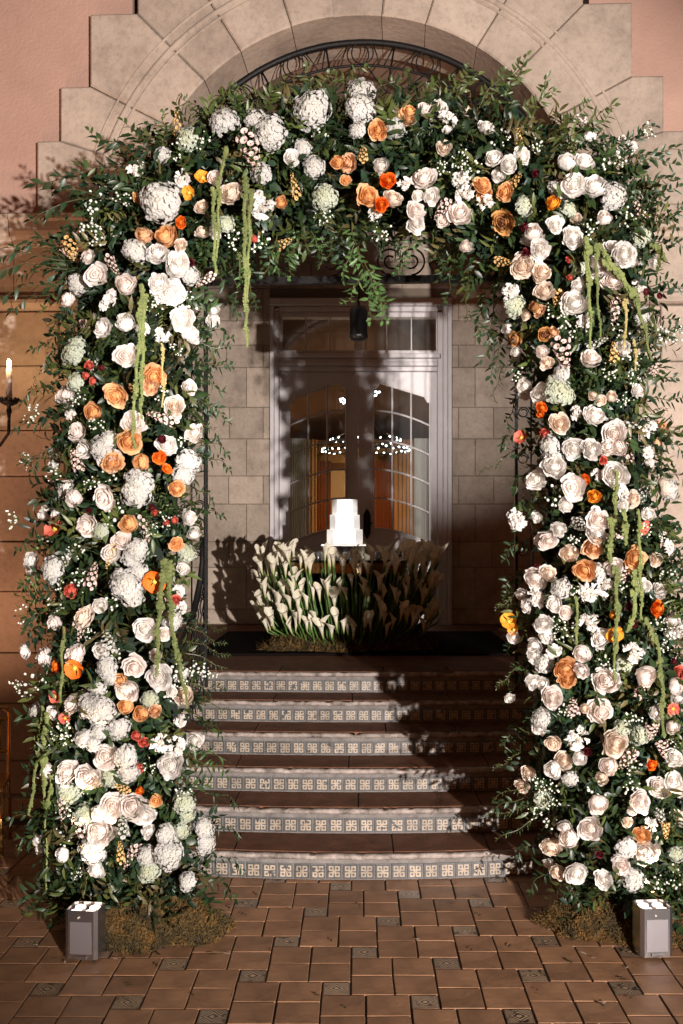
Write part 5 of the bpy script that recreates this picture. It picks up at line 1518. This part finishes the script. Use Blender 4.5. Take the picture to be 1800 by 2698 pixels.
branches = """o420,480,210,430 d380,560,180,500 d320,560,130,470 o350,440,240,330 d300,640,90,600 d1680,560,1780,480 d1620,400,1700,320 o1540,370,1600,290 o1260,290,1320,190 d1700,760,1800,740 d1710,830,1800,860 d1690,1000,1790,980 d1400,1250,1330,1280 d1395,1420,1330,1450 o540,320,480,250 o820,280,860,190 o900,300,930,215 d180,700,60,730 d170,1000,60,1040 d160,1500,50,1530 d160,1950,60,1990 f1380,1560,1310,1590 f1380,1980,1300,2010 d400,500,100,455 d390,520,110,560 d330,470,150,440 d430,470,275,345 d460,420,270,380 o480,400,330,300 o440,380,420,290 d500,380,390,300 o560,320,590,225 o620,280,700,215 o700,260,640,210 o880,230,960,160 o1000,230,1060,170 o1120,240,1180,190
o1150,280,1260,180 o1250,300,1385,175 o1300,280,1350,150 o1330,260,1378,135 o1400,320,1430,190 o1380,300,1450,240 o1450,400,1600,260 o1470,360,1540,270 d1500,380,1640,340 d1650,420,1795,385 d1640,440,1770,420 d1700,500,1775,440 d1700,520,1790,560 d1720,600,1810,520 d1700,640,1800,650
d1700,560,1800,600 d250,600,90,555 d230,640,60,610 d230,700,-20,670 d240,720,0,710 d220,740,-10,770 d240,700,40,640 d200,760,30,800 d200,850,100,880 d200,900,110,960 d180,930,90,900 f180,930,80,1010 d150,1100,30,1110 d200,1150,50,1190 d180,1180,80,1230 f170,1220,60,1180 d150,1400,40,1420 d150,1300,70,1310
d160,1600,60,1650 d200,1830,110,1860 d150,2150,20,2140 d160,2180,40,2190 d200,2350,60,2380 d300,2380,140,2400
d500,850,610,860 d510,900,600,890 d520,960,612,955 d520,1000,605,1010 d520,1050,610,1085 d510,1090,590,1130 d520,1160,608,1180 d520,1200,605,1215 d500,1280,575,1300 d500,1350,560,1340 f490,1650,600,1680 f490,1690,610,1720 f480,1720,600,1760 f500,1640,590,1640 d500,1800,590,1790 f520,1850,600,1860 d520,1900,600,1920 g500,2000,600,2020 g500,1960,600,1970 d540,2090,625,2110 d550,2180,630,2200 d540,2250,640,2290 d520,2300,630,2340
g640,640,660,740 d600,680,640,780 d640,700,680,800 d560,700,630,830 g690,620,760,700 g800,600,790,670 g820,610,850,680 g780,640,740,720 d730,620,700,740 d880,620,870,700 g920,590,960,700 g935,640,880,720 g945,660,1000,760 g960,690,1030,830 g955,720,930,800 g990,760,1040,840 g1000,740,960,850 g980,700,1020,780
d1050,620,1080,720 g1090,620,1070,720 d1140,640,1170,740 d1190,680,1200,790 f1230,700,1240,850 d1280,780,1230,880 d1300,800,1270,960 d1330,860,1280,1000 f1340,900,1230,820 f1330,960,1290,1060 d1360,1050,1320,1120 f1370,1180,1260,1230 d1380,1300,1340,1390 d1370,1150,1300,1170 d1380,1500,1330,1560 d1370,1640,1330,1700 f1380,1750,1310,1800 f1370,1790,1320,1840 d1370,1900,1330,1980
f1430,2060,1290,2090 d1430,2090,1300,2120 f1430,2120,1280,2140 f1420,2150,1300,2190 d1450,2200,1350,2250 d1460,2280,1380,2330 d1700,1050,1800,1035 d1700,1150,1790,1180 f1700,1150,1800,1120 f1700,1480,1800,1470 d1700,1400,1790,1380 d1710,900,1790,840 d1600,2350,1720,2400 d1500,2330,1560,2420 g1350,330,1480,330 g650,330,560,330 d1560,390,1680,330
o700,300,740,200 o820,260,800,180 o1050,300,1120,220 o950,260,900,185 o1200,260,1220,180 g540,560,560,660 g560,600,540,720 g600,560,620,680"""
rb = random.Random(5)
for tok in branches.split():
    k = tok[0]; x0, y0, x1, y1 = [float(v) for v in tok[1:].split(',')]
    X, Z = (x0 - CX)*DA/FPX, CH - (y0 - CY)*DA/FPX
    q = np.array([[X, Z]]); e, _ = edge(q); T = float(thick(e)[0]) if inside(q)[0] else 0
    d0 = DA - T*rb.uniform(0.4, 1.0); d1 = d0 + rb.uniform(-0.12, 0.10)
    a = P(x0, y0, d0); c = P(x1, y1, d1); v = c - a; L = v.length
    xdir = v.normalized(); ydir = Vector((0, 1, 0)) - xdir*xdir.y; ydir.normalize(); zdir = xdir.cross(ydir)
    if zdir.z < 0 and abs(xdir.x) > 0.3: zdir = -zdir; ydir = -ydir
    Rm = Matrix((xdir, ydir, zdir)).transposed().to_4x4()
    sc_ = min(max(L/0.5, 0.35), 1.4)
    side = min(sc_*1.0, 1.0)
    side = max(side, 0.85)
    al(link('leafy_branch', rb.choice(BR[k]), arch, Matrix.Translation(a) @ Rm @ Matrix.Rotation(rb.uniform(-0.5, 0.5), 4, 'X') @ Matrix.Diagonal((sc_, side, side, 1))))

# fallen leaves and petals on the paving
rl = np.random.default_rng(12); nl_ = 70
lx = np.concatenate([rl.normal(-1.0, 0.35, 25), rl.normal(1.25, 0.35, 25), rl.uniform(-1.4, 1.4, 20)]); ly = np.concatenate([rl.uniform(4.9, 5.8, 50), rl.uniform(4.5, 6.0, 20)])
la = rl.uniform(0, 6.28, nl_); ld = np.stack([np.cos(la), np.sin(la), np.zeros(nl_)], 1); ls = np.stack([-np.sin(la), np.cos(la), np.zeros(nl_)], 1)
lt = np.where(rl.uniform(0, 1, (nl_, 1)) < 0.35, np.array([[0.5, 0.42, 0.36]]), np.array([[0.05, 0.05, 0.02]]))
fm = leaves_mesh('fallen_leaves', np.stack([lx, ly, np.full(nl_, 0.014)], 1), ld, ls, np.tile([[0.0, 0.0, 1.0]], (nl_, 1))*1.0, rl.uniform(0.02, 0.05, nl_), rl.uniform(0.01, 0.02, nl_), lt)
tag(link('fallen_leaves', fm), 'scattered fallen leaves and petals on the terracotta paving', 'leaves', kind='stuff')

# ------------------------------------------------------------------ uplights at the feet of the arch
def uplight(loc, rot, label, tgt, w):
    u = empty('uplight', loc); u.rotation_euler.z = rot; tag(u, label, 'lamp', 'battery uplights at the foot of the arch')
    b = MB(); w2, h, cc = 0.084, 0.25, 0.018; dp = 0.8
    base = [(-w2+cc,-w2),(w2-cc,-w2),(w2,-w2+cc),(w2,w2-cc),(w2-cc,w2),(-w2+cc,w2),(-w2,w2-cc),(-w2,-w2+cc)]
    base = [(x, y*dp - w2*(1-dp)) for x, y in base]
    lo = [b.av((x, y, 0.006)) for x, y in base]; up = [b.av((x, y, h)) for x, y in base]; iu = [b.av((x*0.93, y*0.93, h)) for x, y in base]; il = [b.av((x*0.93, y*0.93, h-0.02)) for x, y in base]
    for i in range(8):
        j = (i+1) % 8
        b.face((lo[i], lo[j], up[j], up[i])); b.face((up[i], up[j], iu[j], iu[i])); b.face((iu[i], iu[j], il[j], il[i]))
    b.face(lo[::-1]); b.build('housing', M['silver'], u)
    b = MB(); b.face([b.av((x*0.93, y*0.93, h-0.0195)) for x, y in base]); b.build('top_plate', M['black_metal'], u)
    b = MB(); b.box(-0.055, 0.055, -w2-0.003, -w2+0.002, 0.035, 0.195); b.build('side_plate', M['silver2'], u)
    b = MB(); b.box(-0.032, 0.032, -w2-0.012, -w2-0.0035, 0.012, 0.026); b.build('foot_clip', M['silver'], u)
    b = MB(); b.tube([(-0.01, -w2-0.001, 0.218), (-0.01, -w2-0.007, 0.218)], 0.005, 8); b.build('button', M['led_dim'], u)
    for x in (-0.038, 0.038):
        for y in (-0.050, 0.012):
            b = MB(); b.lathe([(0.0, h-0.006),(0.016, h-0.007),(0.026, h-0.011),(0.027, h-0.018)], c=(x, y, 0), n=16, cap=False); b.build('led_lens', M['led'], u, True)
    l = lamp('uplight_beam', (loc[0], loc[1] + 0.0, h + 0.02), tgt, w, (1.0, 0.74, 0.52), 40, 0.8, 0.05)
uplight((-1.385, 5.08, 0.012), R(-6), 'square silver uplight glowing at its top beside the left moss mound', (-1.46, 5.30, 2.6), 150)
uplight((1.50, 5.11, 0.012), R(5), 'square silver uplight glowing at its top beside the right moss mound', (1.52, 5.33, 2.6), 150)

# ------------------------------------------------------------------ candle sconce, gold chair
wc = P(24, 1060, 7.15)
sn = empty('candle_sconce', wc); tag(sn, 'black iron sconce holding a lit white candle on the left wall', 'sconce')
b = MB(); b.lathe([(0.006,-0.16),(0.012,-0.10),(0.020,-0.06),(0.012,-0.03),(0.05,-0.012),(0.066,0.0),(0.066,0.012),(0.02,0.012)], n=16)
for i in range(12):
    a = 2*math.pi*i/12; b.blob((0.064*math.cos(a), 0.064*math.sin(a), 0.022), 0.013, 5, 4)
b.build('drip_cup', M['iron'], sn, True)
b = MB(); b.tube([(0,0,-0.13),(-0.01,0.02,-0.22),(-0.10,0.10,-0.30),(-0.24,0.25,-0.30),(-0.38,0.36,-0.22)], 0.012, 6)
b.build('arm', M['iron'], sn, True)
b = MB(); b.box(-0.43, -0.33, 0.36, 0.40, -0.36, -0.08, 0.01); b.build('wall_plate', M['iron'], sn)
b = MB(); b.lathe([(0.0,0.01),(0.024,0.01),(0.021,0.24),(0.015,0.25),(0,0.25)], n=12, cap=False); cd = b.build('candle', M['wax'], sn, True)
b = MB(); b.blob((0,0,0.278), 0.017, 8, 6, (1,1,1.9)); b.build('flame', M['flame'], cd, True)
pt = bpy.data.lights.new('candle_light', 'POINT'); pt.energy = 9; pt.color = (1, 0.62, 0.28); pt.shadow_soft_size = 0.03
po = bpy.data.objects.new('candle_light', pt); po.location = wc + Vector((0, -0.04, 0.33)); col.objects.link(po)

gc = empty('gold_chair', (-2.59, 6.75, 0.012)); gc.rotation_euler.z = R(12); tag(gc, 'gilded wooden chair with spindle back standing at the left wall', 'chair')
for sx in (-1, 1):
    b = MB(); b.tube([(sx*0.19, -0.2, 0), (sx*0.18, -0.19, 0.45)], 0.014, 8); b.build('leg', M['gold'], gc, True)
    b = MB(); b.tube([(sx*0.19, 0.22, 0), (sx*0.18, 0.19, 0.45), (sx*0.185, 0.21, 0.7), (sx*0.18, 0.25, 0.88), (sx*0.14, 0.26, 0.92)], 0.014, 8); b.build('leg', M['gold'], gc, True)
b = MB(); b.box(-0.2, 0.2, -0.21, 0.2, 0.44, 0.475); b.build('seat', M['gold'], gc)
b = MB()
for zz in (0.62, 0.84, 0.92): b.tube([(-0.18, 0.20 + (zz-0.5)*0.12, zz), (0.18, 0.20 + (zz-0.5)*0.12, zz)], 0.011, 7)
for i in range(5): b.tube([(-0.12+0.06*i, 0.215, 0.62), (-0.12+0.06*i, 0.24, 0.84)], 0.008, 6)
b.build('backrest', M['gold'], gc, True)
print('flowers', nfl)
